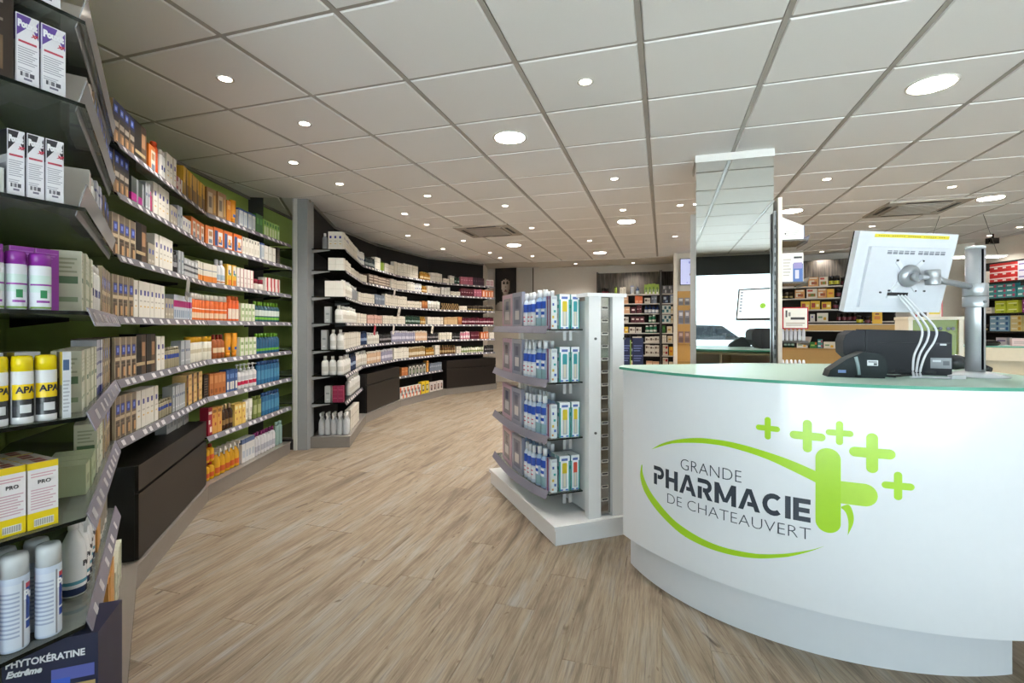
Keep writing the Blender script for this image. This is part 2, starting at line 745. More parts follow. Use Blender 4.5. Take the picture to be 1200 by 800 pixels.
m.box(-2.6, 9, B_END + 0.012, B_END + 3, CEIL + 0.003, CEIL + 0.025, '#d0c9bf', 'matte')
m.box(-2.6, 9, B_END - 0.01, B_END + 0.03, CEIL - 0.012, CEIL + 0.003, '#dcd7cf', 'matte')
struct(m.move(Matrix.Rotation(grot, 4, 'Z')).build('trim_2'), 'plain plaster strip of ceiling along the back wall')
for pts, nm in ((ROOM[1:5], 'trim_3'), (ROOM[5:10], 'trim_4')):
    p, m = Path(pts), MB()
    q = p.offset(-0.02)
    for i in range(len(pts) - 1):
        m.prism([p.p[i], p.p[i + 1], q.p[i + 1], q.p[i]], CEIL - 0.025, CEIL, '#8c8881', 'matte')
    struct(m.build(nm))

# ---------------------------------------------------------------- ceiling lamps
def on_ceiling(u, v):
    y = F * (CEIL - CAM_H) / (CY - v)
    return Vector(((u - CX) / F * y, y))


m = MB()
m.lathe([(0.030, 0.004), (0.031, -0.001), (0.040, -0.004), (0.044, -0.002), (0.045, 0.003)], 16, '#d8d4cc', 'plastic', caps=False)
spot_ring = m.mesh('ring')
m = MB()
m.lathe([(0.0015, -0.001), (0.031, -0.001), (0.031, 0.003)], 16, '#ffffff', 'lamp_spot', caps=False)
spot_lens = m.mesh('lens')
m = MB()
m.lathe([(0.098, 0.004), (0.099, -0.003), (0.112, -0.008), (0.117, -0.004), (0.118, 0.003)], 24, '#e8e4dc', 'plastic', caps=False)
disc_ring = m.mesh('ring')
m = MB()
m.lathe([(0.001, -0.004), (0.1, -0.004), (0.1, 0.002)], 24, '#ffffff', 'lamp_disc', caps=False)
disc_lens = m.mesh('lens')
SPOTS = [(264, 92.5), (357, 145), (344, 190.5), (686, 96), (398, 215.5), (501, 229.5), (474, 250.5), (500, 263), (478, 276), (592, 241),
         (623, 267), (543, 282), (519, 291.5), (574, 296), (586, 302), (624, 300), (720, 209.5), (730, 246), (797, 240.5), (791, 277),
         (691, 282), (674.5, 309), (742, 308), (969, 210), (1115.5, 219), (1022, 265), (963, 295), (1195, 266), (1160, 276)]
DISCS = [(597.5, 161), (1092, 99), (602, 287), (734, 259.5), (703, 296), (1161, 232), (928, 247)]
ld = D.lights.new('downlight_beam', 'SPOT')
ld.energy = SPOT_W
ld.color = (1.0, 0.95, 0.89)
ld.spot_size = math.radians(115)
ld.spot_blend = 0.7
ld.shadow_soft_size = 0.03


def lamp_zone(x, y):
    if y > 8.6:
        return 'near the far wall'
    if x < -0.2:
        return 'along the left aisle'
    if x < 1.3:
        return 'over the middle aisle'
    return 'over the right half'


cnt = {}
lamp_pts = [(on_ceiling(*q), 's') for q in SPOTS] + [(on_ceiling(*q), 'd') for q in DISCS]
lamp_pts.sort(key=lambda q: q[0].length)
totals = {}
for p, k in lamp_pts:
    totals[(k, lamp_zone(p.x, p.y))] = totals.get((k, lamp_zone(p.x, p.y)), 0) + 1
ORD = ['first', 'second', 'third', 'fourth', 'fifth', 'sixth', 'seventh', 'eighth', 'ninth', 'tenth', 'eleventh', 'twelfth',
       'thirteenth', 'fourteenth', 'fifteenth', 'sixteenth', 'seventeenth', 'eighteenth', 'nineteenth', 'twentieth']
for p, k in lamp_pts:
    zn = lamp_zone(p.x, p.y)
    c = cnt[(k, zn)] = cnt.get((k, zn), 0) + 1
    if k == 's':
        t = thing('recessed_spotlight', '%s nearest of the small round lit ceiling spotlights %s' % (ORD[c - 1], zn), 'ceiling light', (*p, CEIL), 0, 'small ceiling spotlights')
        link('ring', spot_ring, t)
        link('lens', spot_lens, t)
        lo = link('beam', ld, t, (0, 0, -0.012))
    else:
        t = thing('ceiling_light_disc', '%s nearest of the large round white light discs %s' % (ORD[c - 1], zn), 'ceiling light', (*p, CEIL), 0, 'large round ceiling lights')
        link('ring', disc_ring, t)
        link('lens', disc_lens, t)

# air-conditioning cassettes
for (u, v), where in (((573, 270), 'over the left aisle'), ((1072, 243), 'at the right, above the monitor')):
    p = on_ceiling(u, v)
    t = thing('air_conditioner', 'square beige ceiling air conditioner grille %s' % where, 'air conditioner', (*p, CEIL), grot)
    s = 0.37
    m = MB()
    m.box(-s, s, -s, s, -0.018, 0.002, '#bdb5aa', 'plastic')
    bevel(m.build('panel', t), 0.01)
    m = MB()
    m.box(-0.25, 0.25, -0.25, 0.25, -0.024, -0.018, '#a59d92', 'plastic')
    g = m.build('intake_grille', t)
    for k in range(8):
        m = MB()
        y = -0.21 + k * 0.06
        m.box(-0.23, 0.23, y, y + 0.03, -0.029, -0.024, '#b4aca1', 'plastic')
        m.build('slat', g)
    for k in range(4):
        m = MB()
        m.box(-0.2, 0.2, -0.325, -0.285, -0.0205, -0.018, '#2b2825', 'matte')
        m.move(Matrix.Rotation(k * PI / 2, 4, 'Z'))
        m.build('air_slot', t)

# ---------------------------------------------------------------- product library
LIB = {}


def lines(x0, x1, z0, z1, n, col, gap=0.55):
    """Rows of small print."""
    h = (z1 - z0) / n
    return [(x0, x1 - (0.12 * (k % 3)) * (x1 - x0), z1 - h * (k + 1), z1 - h * (k + gap), col) for k in range(n)]


def bx(key, name, look, w, d, h, base, front=(), side=(), top=(), cat='box', mt='card'):
    m = MB()
    m.box(-w / 2, w / 2, -d / 2, d / 2, 0, h, base, mt, list(front), list(side) or [(0, 1, *r[2:]) for r in front if r[0] <= 0 and r[1] >= 1], list(top))
    LIB[key] = dict(name=name, look=look, w=w, d=d, h=h, cat=cat, parts=[(name, m)])


def bt(key, name, look, shape, w, h, body, cap, label=(), ey=1.0, cat='bottle', seg=12, mt='plastic', capmt='plastic'):
    """label: (z0,z1,colour[,half-angle in turns]) bands as fractions of the height."""
    r = w / 2
    bands = [((b[4] if len(b) > 4 else 0) - (b[3] if len(b) > 3 else 1), (b[4] if len(b) > 4 else 0) + (b[3] if len(b) > 3 else 1), b[0] * h, b[1] * h, b[2]) for b in label]
    m, c = MB(), MB()
    cn = 'cap'
    if shape == 'round':
        m.lathe([(r * .93, 0), (r, h * .02), (r, h * .66), (r * .8, h * .75), (r * .42, h * .8), (r * .4, h * .84)], seg, body, mt, bands, 1, ey)
        c.lathe([(r * .46, h * .81), (r * .46, h * .99), (r * .38, h)], seg, cap, capmt)
    elif shape == 'can':
        m.lathe([(r * .95, 0), (r, h * .015), (r, h * .76), (r * .9, h * .785), (r * .6, h * .79)], seg, body, mt, bands)
        c.lathe([(r * .96, h * .77), (r * .96, h * .95), (r * .86, h * .99), (r * .5, h)], seg, cap, capmt)
    elif shape == 'tall':
        m.lathe([(r * .95, 0), (r, h * .02), (r, h * .8), (r * .88, h * .84)], seg, body, mt, bands, 1, ey)
        c.lathe([(r * .8, h * .835), (r * .8, h * .98), (r * .7, h)], seg, cap, capmt, (), 1, ey)
    elif shape == 'tube':
        m.lathe([(r * .72, h * .2), (r * .8, h * .24), (r * .98, h * .6), (r, h)], seg, body, mt, [(b[0], b[1], b[2], b[3], b[4]) for b in bands], 1, ey)
        c.lathe([(r * .74, 0), (r * .72, h * .21)], seg, cap, capmt, (), 1, ey)
    elif shape == 'jar':
        m.lathe([(r * .9, 0), (r, h * .06), (r, h * .58), (r * .95, h * .62)], seg, body, mt, bands)
        c.lathe([(r, h * .6), (r, h * .96), (r * .93, h)], seg, cap, capmt)
        cn = 'lid'
    elif shape == 'pump':
        m.lathe([(r * .93, 0), (r, h * .02), (r, h * .62), (r * .75, h * .69), (r * .35, h * .72), (r * .34, h * .75)], seg, body, mt, bands, 1, ey)
        c.lathe([(r * .42, h * .73), (r * .42, h * .8), (r * .15, h * .82), (r * .15, h * .92), (r * .36, h * .93), (r * .36, h * .99), (r * .2, h)], seg, cap, capmt)
        c.box(-r * .12, r * .12, -r * 1.05, 0, h * .935, h * .975, cap, capmt)
        cn = 'pump_head'
    elif shape == 'spray':
        m.lathe([(r * .93, 0), (r, h * .02), (r, h * .5), (r * .8, h * .62), (r * .36, h * .74), (r * .36, h * .78)], seg, body, mt, bands, 1, ey)
        c.lathe([(r * .42, h * .76), (r * .42, h * .83), (r * .3, h * .86)], seg, cap, capmt)
        c.box(-r * .3, r * .3, -r * 1.25, r * .7, h * .86, h * .985, cap, capmt)
        c.box(-r * .12, r * .12, -r * 1.0, -r * .75, h * .7, h * .87, cap, capmt)
        cn = 'trigger_head'
    LIB[key] = dict(name=name, look=look, w=w, d=w * (ey if shape != 'jar' else 1), h=h, cat=cat, parts=[(name, m), (cn, c)])


W_ = '#e9e7e2'
bx('dyeD', 'hair_dye_box', 'dark hair dye box with blue badge', .056, .085, .195, '#2a2524',
   [(0, 1, .66, 1, '#171c48'), (.25, .78, .74, .9, '#4a6ad0'), (.36, .66, .78, .86, '#a9bcf2'), (0, .07, 0, .62, '#c3a683'), (.2, .85, .05, .34, '#8a6a4c'), (.5, .8, .08, .28, '#c09468'), (.15, .9, .42, .54, '#a59a8c')],
   side=[(0, 1, 0, .7, '#352c27'), (0, 1, .7, 1, '#171c48'), (.85, 1, 0, 1, '#cdb48f')])
bx('dyeT', 'hair_dye_box', 'bronze hair dye box with blue badge', .056, .085, .19, '#6d5c4b',
   [(0, 1, .82, 1, '#8a7a66'), (.22, .86, .58, .8, '#2c3c96'), (.38, .72, .64, .75, '#7f97e6'), (.1, .9, .44, .52, '#cbb795'), (.1, .7, .36, .41, '#3d332b'), (.1, .9, .04, .33, '#4f3d2e'), (.5, .86, .06, .28, '#c79c6d'), (0, .07, 0, 1, '#dcccb0'), (.93, 1, 0, 1, '#dcccb0')],
   side=[(0, 1, 0, 1, '#574938'), (.85, 1, 0, 1, '#d6c4a4')])
bx('dispB', 'display_box', 'black display box with a portrait photo', .125, .07, .2, '#161413',
   [(.55, 1, 0, 1, '#5b4636'), (.6, .9, .45, .85, '#a97f5c'), (.05, .9, .22, .3, '#b8a27c'), (.6, 1, .8, 1, '#3a2a20')])
bx('dispG', 'display_box', 'dark box with a magenta base', .1, .07, .13, '#39433f', [(0, 1, 0, .42, '#a3127a'), (.75, 1, 0, 1, '#8f9398')])
bx('whB', 'skincare_box', 'white box with dark blue badge', .05, .07, .185, '#e6e1d6', [(.3, .72, .62, .76, '#2b2f86'), (.25, .8, .45, .49, '#b9b2a6'), (.3, .7, .3, .34, '#d9b25c')])
bx('whBs', 'skincare_box', 'small white box with blue badge', .06, .06, .1, '#e3e0da', [(.3, .6, .5, .75, '#3a3f98')])
bx('gry', 'skincare_box', 'grey-beige box with blue badge', .045, .06, .12, '#a59c8a', [(.3, .72, .55, .75, '#3c4f9c'), (.2, .8, .2, .3, '#c9c2b4')])
bx('slv', 'skincare_box', 'slim silver-grey box', .035, .05, .15, '#a9adb1', [(.2, .8, .55, .65, '#4a5578'), (.2, .8, .15, .2, '#d7dadd')])
bx('slvS', 'skincare_box', 'striped silver and black box', .07, .07, .12, '#b9bbbd', [(0, 1, .3, .42, '#3a3d42'), (0, 1, .6, .7, '#3a3d42'), (.3, .7, .75, .9, '#dfe0e2')])
bx('pnkT', 'hair_care_box', 'pale grey box with magenta stripe', .04, .06, .15, '#bfc6cf', [(0, 1, .52, .78, '#a8266f'), (.2, .8, .1, .4, '#7f92a8')])
bx('red', 'skincare_box', 'small crimson and white box', .06, .06, .1, '#8d2f3c', [(.5, 1, 0, 1, '#d8cfc6'), (.1, .45, .4, .7, '#e6d6c9')])
bx('swim', 'display_box', 'yellow-brown box picturing a dark figure', .11, .06, .2, '#c99b32',
   [(.38, .66, .05, .62, '#3c2a1e'), (.42, .6, .62, .84, '#4a3223'), (.46, .58, .84, .97, '#1c1512'), (.66, 1, 0, .5, '#7a5a3a'), (0, .3, .1, .5, '#8a6a2a')])
bx('brn', 'tanning_box', 'brown box with pale photo panel', .11, .06, .2, '#94714a', [(.12, .6, .1, .85, '#b9a68a'), (.2, .5, .3, .7, '#6f6354'), (.7, .9, .15, .8, '#c79a4d')])
bx('org', 'sun_care_box', 'plain orange box', .05, .06, .17, '#df8a24', [(.2, .8, .6, .8, '#f0b25a')])
bx('orgW', 'sun_care_box', 'orange and white sun care box', .09, .07, .14, '#d9742a', [(.35, 1, .08, .85, '#e5ddd0'), (.45, .9, .5, .75, '#b98a5a'), (.45, .9, .15, .35, '#7d8796')])
bx('orgB', 'sun_care_box', 'orange box with blue and white panels', .105, .07, .15, '#dd6f20', [(.1, .42, .1, .85, '#1f4f86'), (.46, .95, .12, .8, '#d9d9d5'), (.5, .9, .2, .45, '#2a5a92'), (.55, .8, .3, .6, '#e8a23b')])
bx('blW', 'skincare_box', 'white box with blue side', .06, .07, .15, '#d5d8d6', [(0, .2, 0, 1, '#2d5f8f'), (0, 1, .9, 1, '#2b4f93'), (.35, .9, .2, .75, '#b3bdc4')])
bx('grnD', 'herbal_box', 'dark green box', .05, .07, .17, '#2f6b26', [(.2, .8, .5, .8, '#4c9538')])
bx('grnL', 'herbal_box', 'light green box with white panel', .045, .07, .15, '#93bf5c', [(.15, .85, .1, .6, '#cfe0ad'), (.2, .8, .7, .9, '#3c7d2c')])
bx('whD', 'skincare_box', 'white box with black dot', .045, .06, .15, '#e4dfd3', [(.35, .65, .78, .92, '#20201f'), (.2, .8, .2, .5, '#cfc8ba')])
bx('whR', 'skincare_box', 'white box with thin red stripe', .045, .06, .16, '#e8e1d9', [(.85, 1, 0, 1, '#b03a4a'), (.2, .7, .5, .56, '#b7a79f'), (.2, .7, .25, .3, '#c9bdb4')])
bx('whRib', 'gift_box', 'white box with red ribbon', .06, .06, .13, '#e6ddd4', [(.3, .7, .35, 1, '#b8202f'), (.38, .75, 0, .4, '#c4323f')], cat='box')
bx('whO', 'skincare_box', 'white box with orange base', .055, .06, .14, '#e2dccd', [(0, 1, 0, .35, '#e08127'), (0, 1, .62, .66, '#6f7f93')])
bx('yel', 'skincare_box', 'yellow box with coloured dots', .055, .07, .17, '#e3b034', [(.3, 1, .5, .95, '#e6dfcb'), (.4, .65, .55, .75, '#2a54a0'), (.6, .9, .5, .62, '#3f8f4a'), (.3, 1, 0, .3, '#df7f2c')])
bx('whG', 'herbal_box', 'white and pale green box', .055, .06, .15, '#e0e2cf', [(0, .2, 0, 1, '#8db557'), (.3, .9, .25, .4, '#aebd8c'), (.3, .9, .6, .75, '#8aa06c')])
bx('lav', 'skincare_box', 'white box with lavender stripes', .04, .07, .19, '#cfd0da', [(0, 1, 0, .14, '#2b2f74'), (0, 1, .3, .36, '#7d7fa8'), (0, 1, .55, .6, '#7d7fa8'), (0, 1, .8, .85, '#7d7fa8')])
bx('tanB', 'dietary_box', 'cream and black box with woman pictured', .105, .07, .12, '#e0bb7c', [(0, .35, 0, 1, '#2a1d14'), (.12, .4, .2, .8, '#8a5a35'), (.5, .92, .6, .75, '#b98c4a'), (.5, .92, .2, .35, '#c79f60')])
bx('blk', 'dietary_box', 'black box with small print', .05, .06, .16, '#1f1a17', lines(.15, .85, .1, .9, 7, '#6c5f4f'))
bx('brnO', 'dietary_box', 'orange-brown box', .045, .06, .16, '#b06a38', [(.15, .85, .55, .9, '#c98a58'), (.2, .8, .1, .3, '#8a4a22')])
bx('blu', 'dietary_box', 'slim blue and white box', .04, .06, .17, '#32568f', [(.15, .85, .1, .45, '#d9d6cd'), (.2, .8, .6, .8, '#6d8fc4')])
bx('crim', 'dietary_box', 'crimson and white patterned box', .05, .06, .2, '#9e1f37', [(.1, .9, .75, .85, '#e9dcd3'), (.1, .5, .4, .55, '#e9dcd3'), (.4, .9, .1, .3, '#e9dcd3')])
bx('tanD', 'dietary_box', 'tan box with red dots', .055, .06, .19, '#d29a4a', [(.2, .45, .6, .72, '#a43a22'), (.5, .8, .3, .42, '#a43a22'), (.15, .85, .8, .92, '#8a5a2c')])
bx('yelD', 'dietary_box', 'pale yellow box with red dots', .05, .06, .17, '#e6c164', [(.2, .4, .55, .66, '#a83c2a'), (.55, .75, .25, .36, '#a83c2a'), (.2, .8, .75, .9, '#efe0b0')])
bx('whBl', 'haircare_box', 'white box with slate blue top', .05, .07, .15, '#dfe0e0', [(0, 1, .8, 1, '#5a6f9c'), (.2, .8, .2, .5, '#b6bfcc')])
bx('whJar', 'haircare_box', 'low silver-white box', .06, .06, .1, '#b9bcbd', [(.2, .8, .3, .7, '#8f979c')])
bx('crm', 'cosmetic_box', 'cream cosmetic box', .05, .06, .13, '#ddd5c6', [(.2, .8, .55, .62, '#a39a8b'), (.25, .75, .3, .34, '#b9b0a0')])
bx('crmT', 'cosmetic_box', 'tall cream cosmetic box', .045, .06, .17, '#e2dccf', [(.2, .8, .6, .66, '#aaa08f'), (.2, .8, .2, .24, '#bdb4a4')])
bx('whW', 'cosmetic_box', 'plain white cosmetic box', .055, .06, .14, '#e8e4da', [(.2, .8, .5, .56, '#c6bfb2')])
bx('whStk', 'cosmetic_box', 'large white stacked carton', .085, .08, .11, '#ebe6db', [(.0, 1, .49, .51, '#cfc8bb')])
bx('crmLow', 'cosmetic_box', 'low cream carton', .065, .06, .085, '#ddd4c4', [(.2, .8, .45, .6, '#b3a998')])
bx('greyB', 'cosmetic_box', 'pale grey cosmetic box', .05, .07, .17, '#a9acac', [(.2, .8, .5, .6, '#7f8586'), (.3, .7, .15, .2, '#d3d5d4')])
bx('greyBl', 'cosmetic_box', 'slate blue-grey box', .05, .06, .14, '#6d7684', [(.2, .8, .5, .7, '#a7afbb')])
bx('pnk', 'perfume_box', 'rose pink box', .06, .06, .15, '#a85a6c', [(.2, .8, .55, .65, '#d79aa8')])
bx('pnkP', 'cosmetic_box', 'pale pink box', .05, .06, .12, '#cfa597', [(.2, .8, .5, .6, '#9c6f66')])
bx('pur', 'perfume_box', 'dark plum box', .05, .06, .15, '#3a2232', [(.3, .7, .5, .7, '#6a4a5c')])
bx('gold', 'perfume_box', 'black and gold chequered box', .045, .06, .12, '#2a2117', [(0, .5, 0, .33, '#9a7c45'), (.5, 1, .33, .66, '#9a7c45'), (0, .5, .66, 1, '#9a7c45')])
bx('tanC', 'perfume_box', 'tan gift box', .08, .06, .14, '#c9ab80', [(0, 1, .75, .82, '#a5834f')])
bx('burg', 'perfume_box', 'burgundy box', .05, .06, .15, '#5c1526', [(.2, .8, .45, .55, '#c9a0a6'), (.2, .8, .7, .75, '#8a3a4a')])
bx('orgC', 'perfume_box', 'orange and cream box', .07, .06, .14, '#d0713a', [(.3, .7, .15, .8, '#ead8c4')])
bx('mag', 'haircare_box', 'magenta box', .05, .06, .085, '#8a2346', [(.1, .9, .45, .55, '#a84a66')])
bx('basket', 'display_box', 'brown counter display of cream testers', .16, .1, .13, '#6b5a4c', [(.05, .95, .2, .3, '#cbbfae'), (.05, .95, .5, .6, '#cbbfae'), (.05, .95, .78, .88, '#cbbfae')])
bx('arch', 'gift_box', 'black gift box with white arch', .11, .06, .16, '#2c2925', [(.08, .92, 0, .7, '#e4e0d6'), (.2, .8, .7, .86, '#e4e0d6'), (.2, .8, 0, .62, '#3e463c'), (.32, .68, .62, .76, '#3e463c'), (.35, .65, .15, .45, '#8d9a78')])
bx('terra', 'gift_box', 'terracotta box', .09, .06, .13, '#b9713f', [(.1, .9, .5, .56, '#e0b080')])
bx('orgR', 'baby_care_box', 'white box with orange corners', .1, .06, .17, '#dcd8cf', [(0, .3, .55, 1, '#dd5a24'), (.7, 1, 0, .4, '#dd5a24'), (.3, .7, .25, .75, '#6a6f70')])
bx('yelW', 'baby_care_box', 'yellow box with dark picture', .1, .06, .2, '#e0be1f', [(.2, .8, .2, .75, '#55503a'), (.35, .7, .35, .65, '#cfc9b0')])
bx('whDk', 'baby_care_box', 'pale box with dark portrait', .1, .06, .16, '#cfc6c2', [(.3, .8, .15, .75, '#4a2f30'), (.4, .65, .4, .65, '#b08a78')])
bx('sign', 'price_sign', 'white card printed with pink numerals', .11, .01, .14, '#e9e2e0', [(.12, .2, .2, .8, '#b03a62'), (.2, .42, .7, .8, '#b03a62'), (.2, .42, .2, .3, '#b03a62'), (.34, .42, .2, .8, '#b03a62'), (.55, .63, .2, .8, '#b03a62'), (.63, .85, .7, .8, '#b03a62'), (.63, .85, .2, .3, '#b03a62'), (.77, .85, .2, .8, '#b03a62')], cat='sign')
# medicines on the far and right shelving
bx('lime', 'tea_box', 'lime green and white box', .075, .06, .17, '#9ab83c', [(.2, .8, 0, .45, '#e6e3d6'), (.3, .7, .2, .7, '#5f8428')])
bx('diam', 'medicine_box', 'grey diamond-patterned box', .09, .06, .15, '#55555a', [(.2, .5, .55, .9, '#b9b9be'), (.5, .8, .1, .45, '#b9b9be'), (.5, .8, .55, .9, '#85858a')])
bx('navyS', 'medicine_box', 'navy and white striped box', .09, .06, .13, '#2a3550', [(.1, .6, .5, .85, '#b9c4d2'), (.4, .9, .1, .4, '#8fa4c0')])
bx('tealS', 'medicine_box', 'white and teal striped box', .09, .06, .13, '#cfdad6', [(0, .5, .1, .45, '#2b6f78'), (.5, 1, .5, .85, '#2b5f70')])
bx('peach', 'medicine_box', 'peach-coloured box', .11, .06, .12, '#dfae84', [(.1, .9, .5, .7, '#efd4b4')])
bx('ora', 'medicine_box', 'bright orange box', .09, .06, .14, '#d9662a', [(.1, .9, .1, .4, '#e8a070')])
bx('wht', 'medicine_box', 'white medicine box with dark print', .1, .06, .1, '#dcd6ca', [(.1, .5, .35, .75, '#6a5a50'), (.6, .9, .4, .6, '#98897c')])
bx('wine', 'medicine_box', 'wine red box with white print', .08, .06, .11, '#5a1f2c', [(.2, .8, .45, .7, '#d6c4bc')])
bx('whRd', 'medicine_box', 'white box with red square', .09, .06, .12, '#e2d6c4', [(.5, .9, .3, .75, '#b02a30'), (.1, .4, .5, .7, '#c99a6a')])
bx('cre2', 'medicine_box', 'cream medicine box', .09, .06, .12, '#e0d2b4', [(.2, .7, .4, .6, '#c79a3c')])
bx('yel2', 'food_box', 'yellow and red diet food box', .12, .07, .1, '#e0b82c', [(.1, .5, .2, .75, '#a8402a'), (.6, .9, .3, .6, '#f0e2a0')])
bx('food', 'food_box', 'orange and cream meal box', .13, .07, .13, '#d89a5a', [(.1, .6, .15, .65, '#e9dac0'), (.3, .85, .2, .5, '#a8542c'), (.1, .9, .8, .95, '#efe2cc')])
bx('food2', 'food_box', 'white meal box with food pictured', .14, .07, .13, '#e3d8c6', [(.15, .85, .15, .5, '#b0702e'), (.4, .7, .2, .45, '#6f8a3a'), (.1, .6, .7, .9, '#c94a3a')])
bx('yelO', 'food_box', 'bright yellow-orange box', .12, .07, .16, '#eab02a', [(.2, .8, .4, .6, '#d9702a')])
bx('redB', 'medicine_box', 'red and white medicine box', .13, .07, .085, '#c4322f', [(0, 1, .4, .6, '#ead6d0'), (.55, .95, .1, .35, '#e9dcd6')])
bx('whLv', 'medicine_box', 'white and violet medicine box', .13, .07, .085, '#d9d6df', [(.1, .9, .4, .6, '#7a6aa8')])
bx('teal', 'medicine_box', 'teal medicine box', .13, .07, .075, '#3f8f90', [(.1, .6, .35, .65, '#d3e3e0'), (.7, .95, .2, .8, '#b04a6a')])
bx('limeB', 'medicine_box', 'lime yellow medicine box', .13, .07, .085, '#c3cc3f', [(.1, .9, .45, .6, '#eef0c6'), (.6, .9, .1, .35, '#8a9a2a')])
bx('magB', 'medicine_box', 'magenta medicine box', .13, .07, .085, '#9a3a78', [(.1, .9, .4, .6, '#d9b0cc')])
bx('bluB', 'medicine_box', 'pale blue medicine box', .13, .07, .075, '#8fb4cc', [(.1, .6, .35, .65, '#e3eaee'), (.7, .95, .2, .8, '#2f5f94')])
bx('crmY', 'medicine_box', 'cream and yellow medicine box', .13, .07, .075, '#e2cf93', [(.1, .6, .35, .65, '#f0e8cc'), (.7, .95, .2, .8, '#d0a030')])
bx('grnO', 'food_box', 'green box with orange corner', .15, .07, .1, '#2f7a34', [(.75, 1, .6, 1, '#e07a2c'), (.15, .7, .35, .6, '#9ac25a')])
bx('whYl', 'food_box', 'white box with yellow mark', .14, .07, .1, '#e2dfd2', [(.6, .85, .15, .5, '#e0b03a'), (.1, .5, .4, .6, '#7aa07a')])

bt('orgBt', 'body_spray', 'orange bottle with white cap', 'can', .05, .19, '#dc6a2c', '#e6e1d8', [(.1, .3, '#e8c9a8', .15), (.42, .46, '#f0d8c0')])
bt('orgTb', 'shower_gel', 'plain orange bottle', 'tall', .055, .2, '#e2622a', '#e06a30', [(.1, .5, '#e9d9c8', .14)], .7)
bt('redBt', 'sun_spray', 'bright orange-red bottle', 'tall', .05, .19, '#de5524', '#d94c20', (), .7)
bt('whTb', 'lotion_bottle', 'white bottle with blue mark', 'tall', .045, .17, '#e6e6e2', '#dcdcd8', [(.35, .5, '#3a4a8a', .12)], .7)
bt('whBt', 'lotion_bottle', 'plain white bottle', 'round', .055, .18, '#e6e3da', '#eeece6', [(.25, .5, '#cfc9bc', .16)])
bt('whBtB', 'lotion_bottle', 'white bottle with pale blue print', 'round', .055, .19, '#e1e2e2', '#e9e9e6', [(.2, .4, '#a9bccb', .18), (.1, .14, '#d27f3a', .18)])
bt('magBt', 'shower_gel', 'small magenta bottle', 'tall', .045, .12, '#b82a6a', '#d04a84', (), .7)
bt('yelCap', 'sun_milk', 'white bottle with yellow cap', 'can', .055, .17, '#e6e2d2', '#e0a51f', [(.35, .5, '#c9bfa5', .2)])
bt('brnR', 'sun_oil', 'amber bottle with red cap', 'round', .05, .18, '#a4592c', '#8a2b1e', [(.25, .45, '#e2c8a0', .2)])
bt('orgTu', 'sun_cream_tube', 'golden orange tube with white cap', 'tube', .065, .19, '#e59a26', '#e08a1e', [(.3, .42, '#345a9c', .1)], .55)
bt('grnCap', 'shower_gel', 'blue-green bottle with lime cap', 'round', .055, .18, '#2c5560', '#7db332', [(.12, .24, '#6db043'), (.3, .58, '#cfd9d2', .22)])
bt('grnBl', 'shower_gel', 'teal bottle with lime green cap', 'round', .05, .18, '#2a5a7c', '#6fae2a', [(.14, .26, '#5ea53a')])
bt('bluBt', 'shower_gel', 'deep blue shower gel bottle', 'tall', .055, .2, '#2c6a96', '#2a4f84', [(.2, .6, '#4587ac', .16)], .7, mt='plastic')
bt('turq', 'shower_gel', 'turquoise shower gel bottle', 'tall', .055, .2, '#2f93a8', '#2a7f98', (), .7)
bt('whPu', 'liquid_soap', 'white pump bottle with red label', 'pump', .06, .2, '#e6e6e6', '#f0f0ee', [(.15, .3, '#c03050', .15), (.34, .5, '#c9ccd0', .2)])
bt('redTop', 'cream_jar', 'white jar with dark red lid', 'jar', .07, .1, '#e2d8cf', '#8c2338', (), cat='jar')
bt('drkBr', 'hair_oil', 'dark brown bottle with cream cap', 'round', .045, .19, '#3a2415', '#d0b48a', [(.2, .4, '#8a6a3c', .2)])
bt('olive', 'shampoo_bottle', 'olive green shampoo bottle', 'tall', .055, .19, '#7d8a4a', '#6d7a3c', [(.2, .6, '#a7ae78', .16)], .7)
bt('whTu', 'cream_tube', 'plain white cream tube', 'tube', .055, .18, '#e9e6de', '#dcd8ce', [(.4, .6, '#c9c4b8', .12)], .6, cat='tube')
bt('yelRd', 'kids_shampoo', 'yellow bottle with red cap', 'round', .06, .13, '#e2a822', '#c8402c', [(.15, .4, '#d9602c', .2)])
bt('yelSp', 'kids_spray', 'yellow spray bottle with white head', 'spray', .06, .21, '#e5ac24', '#e8e4dc', [(.1, .3, '#d8662a', .2)])
bt('whPur', 'shampoo_bottle', 'white bottle with purple cap', 'round', .05, .2, '#e0dfe4', '#8c3a74', [(.15, .4, '#b9bac8', .15)])
bt('teaBt', 'shower_gel', 'pale teal bottle', 'tall', .07, .22, '#9bb9b4', '#8fb0ac', (), .6)
bt('beige', 'lotion_bottle', 'beige bottle with blue mark', 'tall', .04, .12, '#a39a80', '#8f8870', [(.45, .65, '#3d4f94', .15)], .8)
bt('tealDk', 'perfume_bottle', 'dark teal bottle', 'tall', .045, .14, '#2f3f42', '#20292b', [(.2, .45, '#8a9794', .2)])
bt('grnY', 'perfume_bottle', 'yellow-green bottle', 'tall', .05, .14, '#7f9434', '#4a5a20', (), .8)
bt('amber', 'perfume_bottle', 'amber bottle with gold cap', 'round', .055, .14, '#a06f24', '#c9a050', [(.2, .45, '#d9c08a', .2)])
bt('dkGrn', 'perfume_bottle', 'dark green bottle', 'tall', .05, .15, '#1f3a2c', '#151b17', [(.25, .45, '#8fa597', .2)])
bt('burgB', 'perfume_bottle', 'burgundy bottle with white print', 'tall', .045, .15, '#5e1a2b', '#3a0f1a', [(.3, .5, '#c9a2a8', .2)])
bt('dkJar', 'perfume_jar', 'dark glass jar', 'jar', .06, .1, '#2b231d', '#4d4236', [(.15, .4, '#a08a52', .15)], cat='jar')
